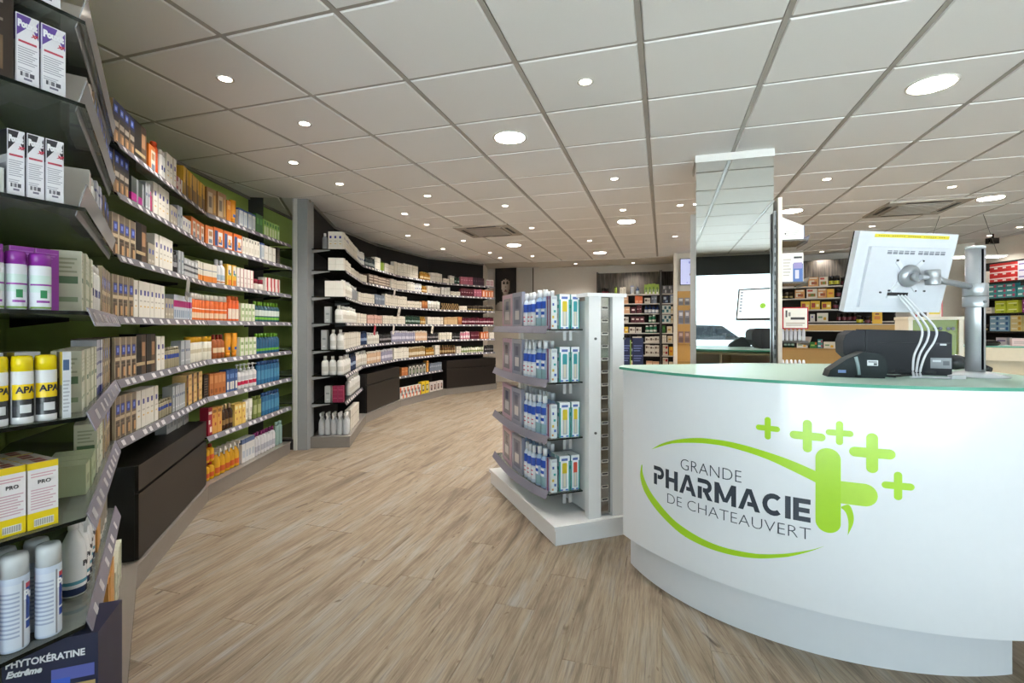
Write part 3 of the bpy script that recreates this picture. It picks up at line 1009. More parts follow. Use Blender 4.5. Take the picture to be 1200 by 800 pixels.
bt('crJar', 'cosmetic_jar', 'small cream-coloured jar', 'jar', .055, .085, '#d8cfbe', '#e3dccd', (), cat='jar')
bt('lavB', 'lotion_bottle', 'lavender-grey bottle', 'tall', .05, .17, '#9a97ac', '#d6d3da', [(.25, .5, '#cfccda', .2)], .8)
bt('peachB', 'lotion_bottle', 'peach lotion bottle', 'tall', .05, .17, '#d6b294', '#e6d8c8', [(.25, .5, '#e6d2be', .2)], .8)
bt('tanBt', 'lotion_bottle', 'tan bottle with cream label', 'tall', .05, .17, '#a98a5c', '#d9c8a6', [(.2, .5, '#e0d2b4', .25)], .8)
bt('brTan', 'sun_oil', 'brown bottle with tan cap', 'round', .05, .16, '#6a4a2e', '#a5804e', [(.2, .45, '#b89a6c', .25)])
bt('navyB', 'lotion_bottle', 'navy blue bottle', 'tall', .05, .18, '#2a3a5c', '#1f2a44', [(.3, .5, '#8fa0bc', .2)], .8)
bt('whGrJ', 'cosmetic_bottle', 'white bottle with dark green cap', 'round', .055, .13, '#dcdcc8', '#4a5a34', [(.2, .4, '#8fa060', .25)])
bt('dkBt', 'cosmetic_bottle', 'dark grey bottle', 'tall', .045, .14, '#2e2c2e', '#1a191a', [(.3, .5, '#8a8688', .2)])
bt('pnkBt', 'cosmetic_bottle', 'pink and white bottle', 'tall', .05, .15, '#d0889a', '#e8dcdc', [(.2, .5, '#ecdfe0', .2)])
bt('clrSp', 'hair_spray_bottle', 'clear spray bottle with white head', 'spray', .062, .235, '#dfe2e4', '#e6e6e4', [(0, .1, '#f2f2ee')], 1.0, mt='clear_bottle')
bt('whTall', 'shampoo_bottle', 'large white shampoo bottle', 'round', .068, .22, '#e4e2dc', '#d6d4ce', [(.2, .45, '#d0cdc4', .16)])
bt('clear', 'lotion_bottle', 'grey translucent bottle with white cap', 'round', .05, .17, '#8a8c8e', '#e2e0da', ())
bt('nvWh', 'vitamin_bottle', 'navy and white vitamin bottle', 'round', .06, .14, '#2b3f6c', '#20304f', [(.1, .45, '#d5dae0')])
bt('grnWh', 'vitamin_bottle', 'green and white bottle', 'tall', .07, .13, '#2f7a58', '#e0e4dc', [(.15, .4, '#d9e2d6')])
bt('ylBk', 'vitamin_bottle', 'black jar with yellow label', 'jar', .08, .14, '#23201c', '#1a1816', [(.15, .5, '#c9c03a', .3)], cat='jar')
bt('dkSup', 'vitamin_bottle', 'dark supplement jar', 'jar', .08, .12, '#2a1a1a', '#1c1816', [(.15, .5, '#6a2a34', .3)], cat='jar')

PRODUCTS = []
MESHES = {}


def lib_mesh(key, merged):
    k = (key, merged)
    if k not in MESHES:
        L = LIB[key]
        if merged and len(L['parts']) > 1:
            a = MB()
            for _, p in L['parts']:
                n = len(a.v)
                a.v += p.v
                a.f += [tuple(i + n for i in f) for f in p.f]
                a.c += p.c
                a.m += [a.mi(p.mats[i]) for i in p.m]
                a.sm += p.sm
            MESHES[k] = [(L['name'], a.mesh(L['name']))]
        else:
            MESHES[k] = [(n, p if isinstance(p, bpy.types.Mesh) else p.mesh(n)) for n, p in L['parts']]
    return MESHES[k]


def put(key, loc, rotz, scale=1.0, merged=True, hs=1.0):
    ms = lib_mesh(key, merged)
    o = link(ms[0][0], ms[0][1], None, loc, rotz)
    o.scale = (scale, scale, hs)
    for n, me in ms[1:]:
        link(n, me, o)
    return o


def stock(path, z, row, items, back=0.014, merged=True, hmul=1.0, smin=0.004, hvar=0.0):
    """items: (u0, u1, key[, rows deep[, stacked high[, height factor]]]) from left to right along the shelf's front edge."""
    for ci, it in enumerate(items):
        u0, u1, key = it[:3]
        deep = it[3] if len(it) > 3 else 1
        high = it[4] if len(it) > 4 else 1
        hf = (it[5] if len(it) > 5 else 1.0) * hmul
        L = LIB[key]
        s0, s1 = path.s_of(u0), path.s_of(u1)
        s0, s1 = max(smin, s0), min(path.len - 0.004, s1)
        if s1 - s0 < 0.012:
            continue
        n = max(1, int((s1 - s0) / (L['w'] + 0.004) + 0.4))
        pitch = (s1 - s0) / n
        sc = min(1.12, (pitch - 0.002) / L['w'])
        for i in range(n):
            for r in range(deep):
                s = s0 + pitch * (i + 0.5)
                p, nr = path.at(s)
                hz_ = hf * random.uniform(1 - hvar, 1 + hvar)
                dd = back + L['d'] * sc * (r + 0.5) + 0.004 * r + random.uniform(0, 0.006)
                q = p - nr * dd
                for k in range(high):
                    o = put(key, (q.x, q.y, z + 0.001 + k * (L['h'] * hz_ + 0.0008)), facing(nr) + (random.uniform(-.03, .03) if pitch > L['w'] * 1.02 else 0), sc, merged, hz_)
                    PRODUCTS.append(dict(o=o, L=L, row=row, c=(row, ci), i=i, n=n, r=r, k=k, high=high, deep=deep))

# ---------------------------------------------------------------- wall shelving
ZS = [2.058, 1.838, 1.565, 1.292, 1.013, 0.747, 0.464]
BASE_Z = 0.115
GREEN_FRONT = Path([(-1.127, 1.300), (-1.727, 2.140), (-2.172, 3.490), (-2.195, 4.870)])
BLACK_FRONT = BLACK_BASE.offset(0.055)
BLACK_FRONT = Path([BLACK_FRONT.p[0] + Vector((0.0, 0.01))] + BLACK_FRONT.p[1:])


def sub(a, b, t):
    return a + (b - a) * t


def rail(parent, a, b, z, h=0.036, out=0.016, col='#77757b', mt='plastic', tags='parts', name='price_rail', above=0.006, step=0.115, tagh=0.022):
    d = (b - a).normalized()
    n = Vector((d.y, -d.x))
    a, b = a + d * 0.003 + n * 0.001, b - d * 0.003 + n * 0.001
    L = (b - a).length

    def pt(s, t, o=0.0):
        p = a + d * s + n * (out * t + o)
        return (p.x, p.y, z + above - h * t)
    m = MB()
    m.face([pt(0, 1, .003), pt(L, 1, .003), pt(L, 0, .003), pt(0, 0, .003)], col, mt)
    m.face([pt(0, 0), pt(L, 0), pt(L, 1), pt(0, 1)], col, mt)
    for s0, s1, t0, t1 in ((0, L, 0, 0), (0, L, 1, 1)):
        m.face([pt(s0, t0), pt(s0, t0, .003), pt(s1, t1, .003), pt(s1, t1)], col, mt)
    for s in (0, L):
        m.face([pt(s, 0), pt(s, 1), pt(s, 1, .003), pt(s, 0, .003)], col, mt)
    spots, s = [], random.uniform(0.02, step)
    while s < L - 0.06:
        spots.append((s, random.uniform(0.028, 0.045)))
        s += step * random.uniform(0.55, 1.35)
    t0, t1 = 0.5 - tagh / h / 2, 0.5 + tagh / h / 2
    if tags == 'paint':
        for s, w in spots:
            m.face([pt(s, t1, .0034), pt(s + w, t1, .0034), pt(s + w, t0, .0034), pt(s, t0, .0034)], '#e2dfd8', 'card')
    o = m.build(name, parent)
    if tags == 'parts':
        for s, w in spots:
            t = MB()
            t.face([pt(s, t1, .0045), pt(s + w, t1, .0045), pt(s + w, t0, .0045), pt(s, t0, .0045)], '#c2c0c2', 'card')
            t.face([pt(s, t0, .0036), pt(s + w, t0, .0036), pt(s + w, t1, .0036), pt(s, t1, .0036)], '#d2d0d0', 'card')
            t.build('price_tag', o)
    return o


def shelf_bay(label, fa, fb, ba, bb_, zs, glass='shelf_glass', tags='parts', rails=True, bracket_col='#26282a', end=None, group='shelving bays'):
    """One bay: glass shelves on brackets, each with its price rail along the front edge."""
    d = (fb - fa).normalized()
    c = (fa + fb + ba + bb_) / 4
    t = thing('shelving_bay', label, 'shelving', (c.x, c.y, 0), 0, group)
    o = Vector((c.x, c.y))
    g = 0.003
    e = (bb_ - ba).normalized()
    nb = Vector((e.y, -e.x)) * 0.012
    A, B, E_, G_ = fa - o + d * g, fb - o - d * g, bb_ - o - e * g + nb, ba - o + e * g + nb
    for z in zs:
        m = MB()
        m.prism([A, B, E_, G_], z - 0.010, z, '#ffffff', glass, 'edge_glass')
        m.build('glass_shelf', t)
        if rails:
            rail(t, A, B, z, tags=tags)
        for q0, q1, w in ((A, G_, d * 0.012), (B, E_, d * -0.012)):
            m = MB()
            f0, f1 = sub(q1, q0, 0.55), q1
            side = [(f0, z - 0.009), (f1, z - 0.009), (f1, z - 0.045), (f0, z - 0.018)]
            for s, sg in ((w * 0.3, 1), (w * 1.0, -1)):
                pts = [(p.x + s.x, p.y + s.y, zz) for p, zz in side]
                m.face(pts if sg > 0 else pts[::-1], bracket_col, 'plastic')
            for k in range(4):
                (p, z0), (q, z1) = side[k], side[(k + 1) % 4]
                m.face([(p.x + w.x * .3, p.y + w.y * .3, z0), (q.x + w.x * .3, q.y + w.y * .3, z1), (q.x + w.x, q.y + w.y, z1), (p.x + w.x, p.y + w.y, z0)], bracket_col, 'plastic')
            m.build('bracket', t)
    return t, o


def plinth(t, o, fa, fb, ba, bb_, col='#857e76'):
    d, e = (fb - fa).normalized() * 0.001, (bb_ - ba).normalized() * 0.001
    m = MB()
    m.prism([fa - o + d, fb - o - d, bb_ - o - e, ba - o + e], 0.0, BASE_Z - 0.012, col, 'plastic')
    m.build('plinth', t)
    m = MB()
    n = Vector((d.y, -d.x)) * 6
    m.prism([fa - o + d + n, fb - o - d + n, bb_ - o - e, ba - o + e], BASE_Z - 0.011, BASE_Z, col, 'plastic')
    m.build('base_top', t)


def back_of(front, back, i):
    return back.p[i]


gp = GREEN_FRONT.p
GB = [NEAR_END + Vector((0.02, 0.02)), gb[1], gb[2], gb[3] - Vector((0, 0.085))]
GBASE = [Vector((-1.040, 1.298)), GREEN_BASE.p[1], GREEN_BASE.p[2], GREEN_BASE.p[3] - Vector((0, 0.07))]
t1, o1 = shelf_bay('angled glass shelving bay nearest the camera at the left edge', gp[0], gp[1], GB[0], GB[1], ZS, rails=False, group='green wall shelving')
t2, o2 = shelf_bay('green-wall glass shelving bay above the black drawers', gp[1], gp[2], GB[1], GB[2], ZS[:6], group='green wall shelving')
t3, o3 = shelf_bay('green-wall glass shelving bay beside the mirror panel', gp[2], gp[3], GB[2], GB[3], ZS, group='green wall shelving')
for k, z in enumerate(ZS):
    A, B = gp[0] - o1, gp[1] - o1
    if k < 3:
        rail(t1, A, B, z, h=0.085, out=-0.022, above=0.062, mt='clear_plastic', tags='none', name='clear_guard')
    else:
        rail(t1, A, B, z, h=0.050, out=0.018, above=0.010, mt='lilac_plastic', step=0.15, tagh=0.026)
for t, o, i in ((t1, o1, 0), (t2, o2, 1), (t3, o3, 2)):
    plinth(t, o, GBASE[i], GBASE[i + 1], GB[i], GB[i + 1])


def drawers(label, fa, fb, ba, bb_, z1=0.575):
    d = (fb - fa).normalized()
    n = Vector((d.y, -d.x))
    c = (fa + fb + ba + bb_) / 4
    t = thing('drawer_cabinet', label, 'drawers', (c.x, c.y, BASE_Z), 0, 'black drawer cabinets')
    A, B, E_, G_ = fa - c + d * .06 - n * .03, fb - c - d * .012 - n * .03, bb_ - c + n * .01 - d * .01, ba - c + n * .01 + d * .09
    m = MB()
    m.prism([A, B, E_, G_], 0.001, z1 - BASE_Z, '#15110f', 'card')
    m.build('body', t)
    h = z1 - BASE_Z
    for z0, z2 in ((0.004, h * 0.70), (h * 0.70 + 0.014, h)):
        m = MB()
        m.prism([A + d * .002, B - d * .002, B - d * .002 + n * .018, A + d * .002 + n * .018], z0, z2, '#1c1714', 'card')
        bevel(m.build('drawer', t), 0.002)
    return t


drawers('black two-drawer cabinet under the green-wall shelves', GBASE[1], GBASE[2], GB[1], GB[2])
kb, kf, kk = BLACK_BASE.p, BLACK_FRONT.p, bb
BL = ['first black-wall shelving bay, next to the pilaster', 'second black-wall shelving bay, above the first black drawers',
      'third black-wall shelving bay, with orange boxes at its foot', 'fourth black-wall shelving bay, near the poster']
glass_mat('dark_glass', '#8f9b95', 0.10, body=0.25, body_col='#2b2d2c')
for i in range(4):
    zs = ZS if i in (0, 2) else ZS[:6]
    b0 = kk[i] + (Vector((0.012, 0.03)) if i == 0 else Vector((0, 0)))
    t, o = shelf_bay(BL[i], kf[i], kf[i + 1], b0, kk[i + 1], zs, 'dark_glass', 'paint', bracket_col='#1b1c1d' if i else '#8b8d8e', group='black wall shelving')
    plinth(t, o, kb[i], kb[i + 1], b0, kk[i + 1], '#85807a')
    if i in (1, 3):
        drawers('black drawer cabinet %s' % ('left of the orange baby-care boxes' if i == 1 else 'near the poster at the far wall'), kb[i], kb[i + 1], kk[i], kk[i + 1], 0.63)

# pilaster between green and black walls, with a mirror on its near side
t = thing('pilaster', 'tall grey pilaster with white edge between green and black shelving', 'pillar', (-2.14, 5.0, 0))
m = MB()
m.box(-0.04, 0.062, 0.0, 0.16, 0, CEIL - 0.002, '#9fa2a3', 'plastic')
m.build('grey_post', t)
m = MB()
m.box(-0.075, -0.0415, -0.012, 0.16, 0, CEIL - 0.002, '#dcdad4', 'plastic')
m.build('white_edge', t)
m = MB()
m.box(-0.515, -0.077, -0.03, -0.01, BASE_Z, CEIL - 0.002, '#ffffff', 'mirror')
m.build('mirror_panel', t)

# ---------------------------------------------------------------- stock: green wall
gf = GREEN_FRONT
GR = 'shelf down, green wall'
P = dict(merged=False)
stock(gf, ZS[0], 'top ' + 'shelf, green wall', [(137, 163, 'dyeD'), (163.5, 177, 'dispB'), (178, 186, 'orgW'), (186.5, 192, 'redBt'), (192.5, 199, 'whTb'), (199.5, 210, 'whB'),
      (210.5, 218, 'red'), (218.5, 245, 'swim'), (245.5, 267.5, 'brn'), (268, 273.5, 'org'), (274, 281, 'orgTu'), (281.5, 302, 'blW'), (302.5, 310.5, 'grnD'), (311, 330, 'grnL')], **P)
stock(gf, ZS[1], 'second ' + GR, [(134, 157, 'dyeD'), (158, 174, 'dispG'), (174.5, 180, 'slv'), (180.5, 184, 'magBt'), (184.5, 203, 'whB'), (203.5, 212, 'gry'), (212.5, 217, 'slv'),
      (217.5, 227, 'whBs'), (228, 252.5, 'orgW'), (253, 286, 'orgB'), (286.5, 306.5, 'whD'), (307, 312, 'blW'), (312.5, 325, 'whW'), (326, 330.5, 'blk')], **P)
stock(gf, ZS[2], 'third ' + GR, [(137, 163.5, 'dyeT'), (164, 177, 'dispB'), (177.5, 186, 'gry'), (186.5, 206, 'whB'), (206.5, 212.5, 'dkBt'), (213, 219, 'slv'), (219.5, 235, 'slvS'),
      (235.5, 257, 'whO'), (257.5, 268, 'whBtB'), (268.5, 279.5, 'yel'), (280, 300, 'whR'), (300.5, 313, 'redTop'), (313.5, 330, 'whRib')], **P)
stock(gf, ZS[3], 'fourth ' + GR, [(137, 161, 'dyeT'), (162, 197, 'whB'), (197.5, 207, 'gry'), (207.5, 228, 'pnkT'), (229, 270, 'orgBt'), (270.5, 284, 'orgTb'), (285, 301, 'whG'), (302, 330.5, 'grnCap')], **P)
stock(gf, ZS[4], 'fifth ' + GR, [(140, 164, 'dyeT'), (165, 187, 'dispB'), (187.5, 197.5, 'whB'), (198, 215, 'beige'), (215.5, 227, 'slv'), (227.5, 253, 'yelCap'), (253.5, 267.5, 'brnR'),
      (268, 282.5, 'orgTu'), (283.5, 303, 'whG'), (303.5, 330.5, 'grnBl')], **P)
stock(gf, ZS[5], 'sixth ' + GR, [(140, 164, 'dyeT'), (165, 190, 'whB'), (191, 206, 'beige', 1, 1, .8), (206.5, 221, 'slv'), (221.5, 240, 'tanB', 1, 2, .8), (240.5, 248, 'blk'),
      (248.5, 267.5, 'brnO'), (268, 281, 'blu'), (281.5, 304, 'whPu'), (305, 330.5, 'bluBt')], **P)
stock(gf, ZS[6], 'seventh ' + GR, [(246.5, 251.5, 'crim'), (252, 263, 'tanD'), (263.5, 277, 'drkBr'), (277.5, 290, 'yelD'), (290.5, 300, 'whTu'), (300.5, 310, 'olive'), (310.5, 330.5, 'bluBt')], **P)
base_line = Path([GBASE[2], GBASE[3]])
stock(base_line, BASE_Z, 'plinth of the green wall', [(250, 261, 'yelRd', 1, 2), (262, 290, 'yelSp'), (291, 306, 'whBl', 1, 1, 1.3), (306.5, 330, 'whPur'), (331, 338, 'teaBt')], back=0.05, **P)
cab = Path([GBASE[1], GBASE[2]])
stock(cab, 0.576, 'top of the black drawers, green wall', [(222, 245, 'whJar')], back=0.12)

# ---------------------------------------------------------------- stock: black wall
bf = BLACK_FRONT
BW = 'shelf down, black wall'
endl = Path([(-2.000, 5.100), (-1.752, 5.128)])
EN = 'left end of %s black-wall shelf'
Bz = ZS
stock(endl, Bz[0], EN % 'top', [(376, 383, 'clear'), (384, 401, 'whB')])
stock(endl, Bz[1], EN % 'second', [(384, 402, 'whStk', 1, 1, 1.2)])
stock(endl, Bz[2], EN % 'third', [(380, 402, 'whStk', 1, 1, 1.5)])
stock(endl, Bz[3], EN % 'fourth', [(378, 388, 'greyB'), (389, 402, 'whTall', 1, 1, .85)])
stock(endl, Bz[4], EN % 'fifth', [(374, 384, 'greyB', 1, 1, 1.2), (385, 402, 'whTall', 1, 1, .95)])
stock(endl, Bz[5], EN % 'sixth', [(375, 402, 'whTall', 1, 1, .9)])
stock(endl, Bz[6], EN % 'seventh', [(379, 388, 'greyB'), (389, 402, 'mag', 1, 2)])
stock(Path([(-2.035, 5.135), (-1.720, 5.170)]), BASE_Z, 'plinth by the pilaster', [(371, 408, 'clrSp', 2)])
stock(bf, Bz[0], 'top shelf, black wall', [(404.5, 411, 'whB'), (411.2, 420, 'crmT'), (420.5, 429, 'whTb'), (430, 441, 'tealDk'), (441.2, 447, 'crmT'), (447.2, 451.5, 'grnY'), (452.5, 463, 'crm'),
      (463.5, 491, 'crm', 1, 2, .8), (494, 506, 'amber'), (506.5, 519, 'crmT', 1, 1, .95), (520, 527, 'crmLow'), (528, 533, 'whD'), (533.3, 540, 'dkGrn'), (540.5, 555, 'pnk'), (555.5, 568, 'pur'), (570.5, 579, 'sign')], smin=0.092, hvar=.05)
stock(bf, Bz[1], 'second ' + BW, [(405, 413, 'crm'), (413.3, 432, 'crJar', 1, 1, 1.2), (434, 458, 'basket'), (460, 477.5, 'crm', 1, 1, 1.1), (478, 487, 'whD'), (487.5, 495.5, 'whTb', 1, 1, .8), (496, 502, 'amber', 1, 1, .85),
      (502.5, 517, 'crm'), (518, 528, 'whW'), (528.5, 540, 'crmLow', 1, 1, .9), (541, 555, 'burg'), (556, 565, 'pnk'), (566, 579, 'orgC')], smin=0.092, hvar=.05)
stock(bf, Bz[2], 'third ' + BW, [(404.5, 415, 'whBt'), (416, 421, 'clear'), (421.5, 440, 'crm'), (441, 452, 'greyBl'), (453, 478, 'crmLow', 1, 2), (478.5, 495, 'crmLow', 1, 1, 1.3), (495.5, 502, 'brnO', 1, 1, .8), (503, 517, 'whTu', 1, 1, .8),
      (518, 538.5, 'gold'), (539, 548, 'crmLow'), (549, 580, 'dkJar')], smin=0.092, hvar=.05)
stock(bf, Bz[3], 'fourth ' + BW, [(404, 420, 'whBt'), (420.5, 431, 'crm'), (432, 449, 'pnkP'), (450, 476, 'crm', 1, 1, .95), (477, 494, 'dkGrn'), (494.5, 500.5, 'amber'), (502, 520, 'crm'), (521, 537, 'tanC'), (537.5, 542, 'brnO', 1, 1, .9), (542.5, 580, 'burgB')], smin=0.092, hvar=.05)
stock(bf, Bz[4], 'fifth ' + BW, [(404, 424, 'crmT'), (424.5, 432, 'navyB'), (433, 446, 'whBt', 1, 1, .9), (447, 460, 'dkBt'), (461, 488, 'lavB'), (488.5, 502, 'peachB'), (503, 515, 'dkBt'), (516, 530, 'crm'), (531, 540, 'dkBt', 1, 1, .9),
      (541, 552, 'pnkBt'), (552.5, 562, 'burg'), (564, 573, 'orgC'), (574, 580, 'crm')], smin=0.092, hvar=.05)
stock(bf, Bz[5], 'sixth ' + BW, [(404, 413, 'whTall', 1, 1, .85), (413.5, 419, 'navyB'), (419.5, 432, 'whBt'), (432.5, 448, 'peachB'), (449, 462, 'lavB'), (463, 480, 'crmT'), (481, 500, 'tanBt'), (501, 510.5, 'amber'), (511, 516, 'crmT'),
      (517, 535, 'brTan'), (535.5, 541, 'crm'), (541.5, 568, 'whGrJ'), (569, 580, 'dkBt')], smin=0.092, hvar=.05)
stock(bf, Bz[6], 'seventh ' + BW, [(413, 424, 'whTall', 1, 1, .95), (472, 479, 'terra'), (479.5, 500, 'arch'), (500.5, 503.5, 'tanD'), (504.5, 519, 'greyBl')], smin=0.092, hvar=.05)
blb = Path(BLACK_BASE.p)
stock(blb, BASE_Z, 'plinth of the black wall', [(415, 424, 'crmT', 1, 1, 1.3), (471, 495, 'orgR'), (495.5, 505, 'yelW'), (505.5, 521, 'whDk')], back=0.03)

# ---------------------------------------------------------------- stock: the near end of the green run, facing the shop door
def extra(key, name, me):
    LIB[key]['parts'].append((name, me))


def shift(me, x, y, z):
    for v in me.vertices:
        v.co.x += x
        v.co.y += y
        v.co.z += z
    return me


def pouxit(key, look, dark, w, h, d):
    bx(key, 'lice_treatment_box', look, w, d, h, '#eceaf0', lines(.1, .92, .3, .56, 8, '#a9a6b4', .6) + lines(.1, .7, .2, .26, 2, '#b3b0bd') + [(.12, .9, .6, .63, '#c0405a'), (.02, .045, .02, .98, '#b9b7c6'), (.35, .7, .08, .11, '#77748a'),
       (.2, .3, .13, .19, '#55535f'), (.34, .36, .13, .19, '#55535f'), (.4, .55, .13, .19, '#77757f'), (.6, .8, .13, .19, '#55535f')],
       side=[(0, 1, 0, 1, '#b7b2bd'), (0, 1, .62, 1, dark), (.1, .9, .1, .5, '#8f8994')])
    m = LIB[key]['parts'][0][1]
    y = -d / 2 - .0004

    def poly(pts):
        m.face([((a - .5) * w, y, b * h) for a, b in pts], dark)
    poly([(.05, .68), (.5, .835), (.66, .985), (.05, .985)][:4])
    poly([(.97, .7), (.97, .97), (.72, .83)])
    extra(key, 'lettering', shift(text_mesh('lettering', 'Pouxit', h * .13, '#f6f5fa', bold=.0015, width=w * .84), 0, y - .001, h * .86))
    extra(key, 'lettering', shift(text_mesh('lettering', 'XF', h * .06, '#c9304e', bold=.0006, shear=.3), w * .3, y - .001, h * .74))


pouxit('pxP', 'white lice-treatment box with purple corners', '#6a4fa3', .052, .172, .05)
pouxit('pxB', 'white lice-treatment box with black corners', '#2b2a33', .037, .158, .05)
bx('pouS', 'skincare_box', 'plain pale grey box', .05, .05, .06, '#c9cbc8', [(.2, .8, .4, .6, '#a9aca9')])
bx('brnDisp', 'display_box', 'dark brown box with rows of pale lettering', .09, .05, .2, '#33261f', lines(.1, .8, .6, .95, 5, '#8d8178') + [(.5, .8, .1, .5, '#6a5138')])
bx('purB', 'lice_treatment_box', 'bright purple box', .055, .06, .16, '#9c3aa8', lines(.06, .94, .84, .96, 3, '#b86cc4') + [(0, .06, 0, 1, '#c06bc8')], side=[(0, 1, 0, 1, '#8f8a84'), (0, .3, 0, 1, '#a44cae'), (.4, .9, .3, .4, '#3d3a38'), (.4, .9, .6, .85, '#c9c4ba')])
bt('purC', 'spray_can', 'white bottle with purple cap and green leaf', 'can', .046, .142, '#e3e4ec', '#8f2f9e', [(.3, .6, '#cfe0dd', .2), (.42, .45, '#9a4aa8', .2), (.12, .16, '#9a4aa8', .12), (.2, .34, '#3a8a5c', .06), (.02, .05, '#7fae4a', .2)], seg=20, cat='can')
bt('yelC', 'spray_can', 'white can with yellow cap and yellow label', 'can', .046, .166, '#e4e4e6', '#f0d714', [(.12, .58, '#2f3033', .21), (.36, .58, '#f0d020', .21), (.1, .26, '#3a3b40', .21), (.16, .28, '#d8dade', .07)], seg=24, cat='can')
extra('yelC', 'lettering', shift(text_mesh('lettering', 'APA', .022, '#1d1d20', bold=.0008, wrap=.0232), 0, 0, .083))
bx('whYB', 'lice_treatment_box', 'white box with yellow and black side', .045, .07, .172, '#d9dce2', lines(.1, .85, .1, .6, 9, '#aeb2bb') + [(.1, .8, .72, .88, '#46618a')], side=[(0, 1, 0, 1, '#8d8674'), (0, .4, 0, .6, '#3a3a3c'), (.5, 1, .5, 1, '#c9b24a')])
bx('pro', 'lice_treatment_box', 'white and yellow box with barcode', .060, .062, .165, '#e9e3e4', [(0, 1, .9, 1, '#e8c81c'), (0, 1, 0, .25, '#ecd014')] + lines(.1, .92, .78, .86, 2, '#d3a3ae') + lines(.1, .92, .3, .62, 8, '#cfa9b4') + [(.2, .85, .04, .15, '#e9e6de')] +
   [(.22 + k * .045, .24 + k * .045, .05, .14, '#3c3a38') for k in range(14)], side=[(0, 1, 0, .25, '#d9be20'), (0, 1, .25, 1, '#a08f86'), (.15, .85, .3, .8, '#d0b9a4'), (0, 1, .9, 1, '#d8b81c')],
   top=[(0, 1, 0, 1, '#d3cdc6'), (.3, .7, .1, .45, '#8a2e2c'), (.35, .75, .55, .9, '#a33a34')])
extra('pro', 'lettering', shift(text_mesh('lettering', 'PRO', .013, '#2a2a2e', bold=.0002, space=1.1), .002, -.0316, .116))
bt('pouC', 'spray_can', 'white-blue spray can with frosted cap', 'can', .064, .232, '#c9d3e6', '#cfd3d6', [(.03, .7, '#d6ddea', .5)] + [(.60 - k * .045, .62 - k * .045, '#a9b3cc', .13, -.14) for k in range(11)] + [(.02, .72, '#8d8f98', .012, .035), (.3, .66, '#27408f', .095, .16), (.63, .68, '#c23a4e', .095, .16), (.2, .28, '#2d4796', .085, .16)], seg=40, cat='can')
tm = text_mesh('lettering', 'Pou', .030, '#f2f4fa', bold=.0012, wrap=.0322)
tm.transform(Matrix.Rotation(2 * PI * .16, 4, 'Z'))
extra('pouC', 'lettering', shift(tm, 0, 0, .130))
bt('para', 'spray_bottle', 'white trigger spray bottle with navy base', 'spray', .055, .25, '#e6e8ea', '#eeeef0', [(.02, .1, '#2a3656'), (.14, .18, '#5a9ab0')], seg=16)
extra('para', 'lettering', shift(text_mesh('lettering', 'Para', .022, '#1f2430', bold=.0006, wrap=.0278), 0, 0, .09))
bx('phyto', 'shampoo_display_box', 'large navy display box with white lettering', .165, .14, .325, '#161a3c', [(.48, .97, .52, .62, '#b59a63'), (.5, .96, .66, .76, '#5a62b0'), (.5, .7, .63, .68, '#3a5fc8'), (.65, .85, .36, .47, '#d9c3a0')])
extra('phyto', 'lettering', shift(text_mesh('lettering', 'PHYTOKÉRATINE', .024, '#f2f2f6', bold=.0006, width=.135), -.008, -.0712, .283))
extra('phyto', 'lettering', shift(text_mesh('lettering', 'Extrême', .022, '#f2f2f6', bold=.0009, shear=.3, width=.06), -.045, -.0712, .256))
bx('orgT', 'dye_box', 'plain orange-tan tall box', .05, .07, .25, '#c98f45', [(0, .12, 0, 1, '#e3b878')])
bx('grnTop', 'herbal_box', 'pale green flat box', .07, .09, .09, '#aab694', [(.2, .8, .3, .6, '#7e8c66')])
bx('crmN', 'herbal_box', 'cream box with green print', .042, .06, .17, '#dad9c4', [(.15, .85, .48, .56, '#5b7a56'), (.15, .85, .2, .24, '#8fa07c')] + lines(.2, .8, .65, .9, 4, '#b8bba0'), side=[(0, 1, 0, 1, '#cfceb8'), (.12, .88, .46, .58, '#5b7a56'), (.12, .88, .16, .24, '#8fa07c')] + lines(.15, .85, .64, .92, 4, '#a3a78c'))
bt('brnC', 'shampoo_bottle', 'white bottle with brown cap', 'tall', .045, .2, '#dcd8d0', '#5a2a26', [(.1, .5, '#8a8378', .2)], .7)

ep = Path([Vector((-1.127, 1.300)) - Vector((0.42, 0.91)) * 0.40, Vector((-1.135, 1.283))])
NE = '%s shelf down, near-left end'
names = ['top', 'second', 'third', 'fourth', 'fifth', 'sixth', 'seventh']
near = {
    0: [(-40, 26, 'brnDisp', 3), (30, 81, 'pxP', 4)],
    1: [(-50, 19, 'brnDisp', 4), (21, 50, 'pxP', 5), (51, 81, 'pxP', 3)],
    2: [(-34, 10, 'pouS', 4), (11, 33, 'pxB', 6), (33.5, 55, 'pxB', 5), (55.5, 78, 'pxB', 3)],
    3: [(-48, -16, 'purC'), (-16, 12, 'purC'), (12.5, 40, 'purC'), (40.5, 68, 'purC')],
    4: [(-40, -11, 'yelC'), (-10.5, 18.5, 'yelC'), (19, 47, 'yelC'), (47.5, 75, 'yelC'), (76, 91, 'whYB')],
    5: [(-38, -2, 'pro', 3), (-1, 35.5, 'pro', 3), (36, 73, 'pro', 3)],
    6: [(-34, 4, 'pouC'), (8, 45, 'pouC', 2), (50, 82, 'pouC', 2)],
}
for k, items in near.items():
    stock(ep, ZS[k], NE % names[k], items, back=0.01 if k < 5 else 0.014, merged=False)
stock(ep, ZS[3], 'behind the purple-capped bottles', [(-30, 26, 'purB'), (27, 88, 'purB')], back=0.07, merged=False)
stock(ep, ZS[4], 'behind the yellow-capped cans', [(-20, 26, 'whYB'), (27, 72, 'whYB')], back=0.07, merged=False)
o = put('phyto', (-1.2205, 1.350, BASE_Z + .001), math.radians(20.9), 1.19, False)
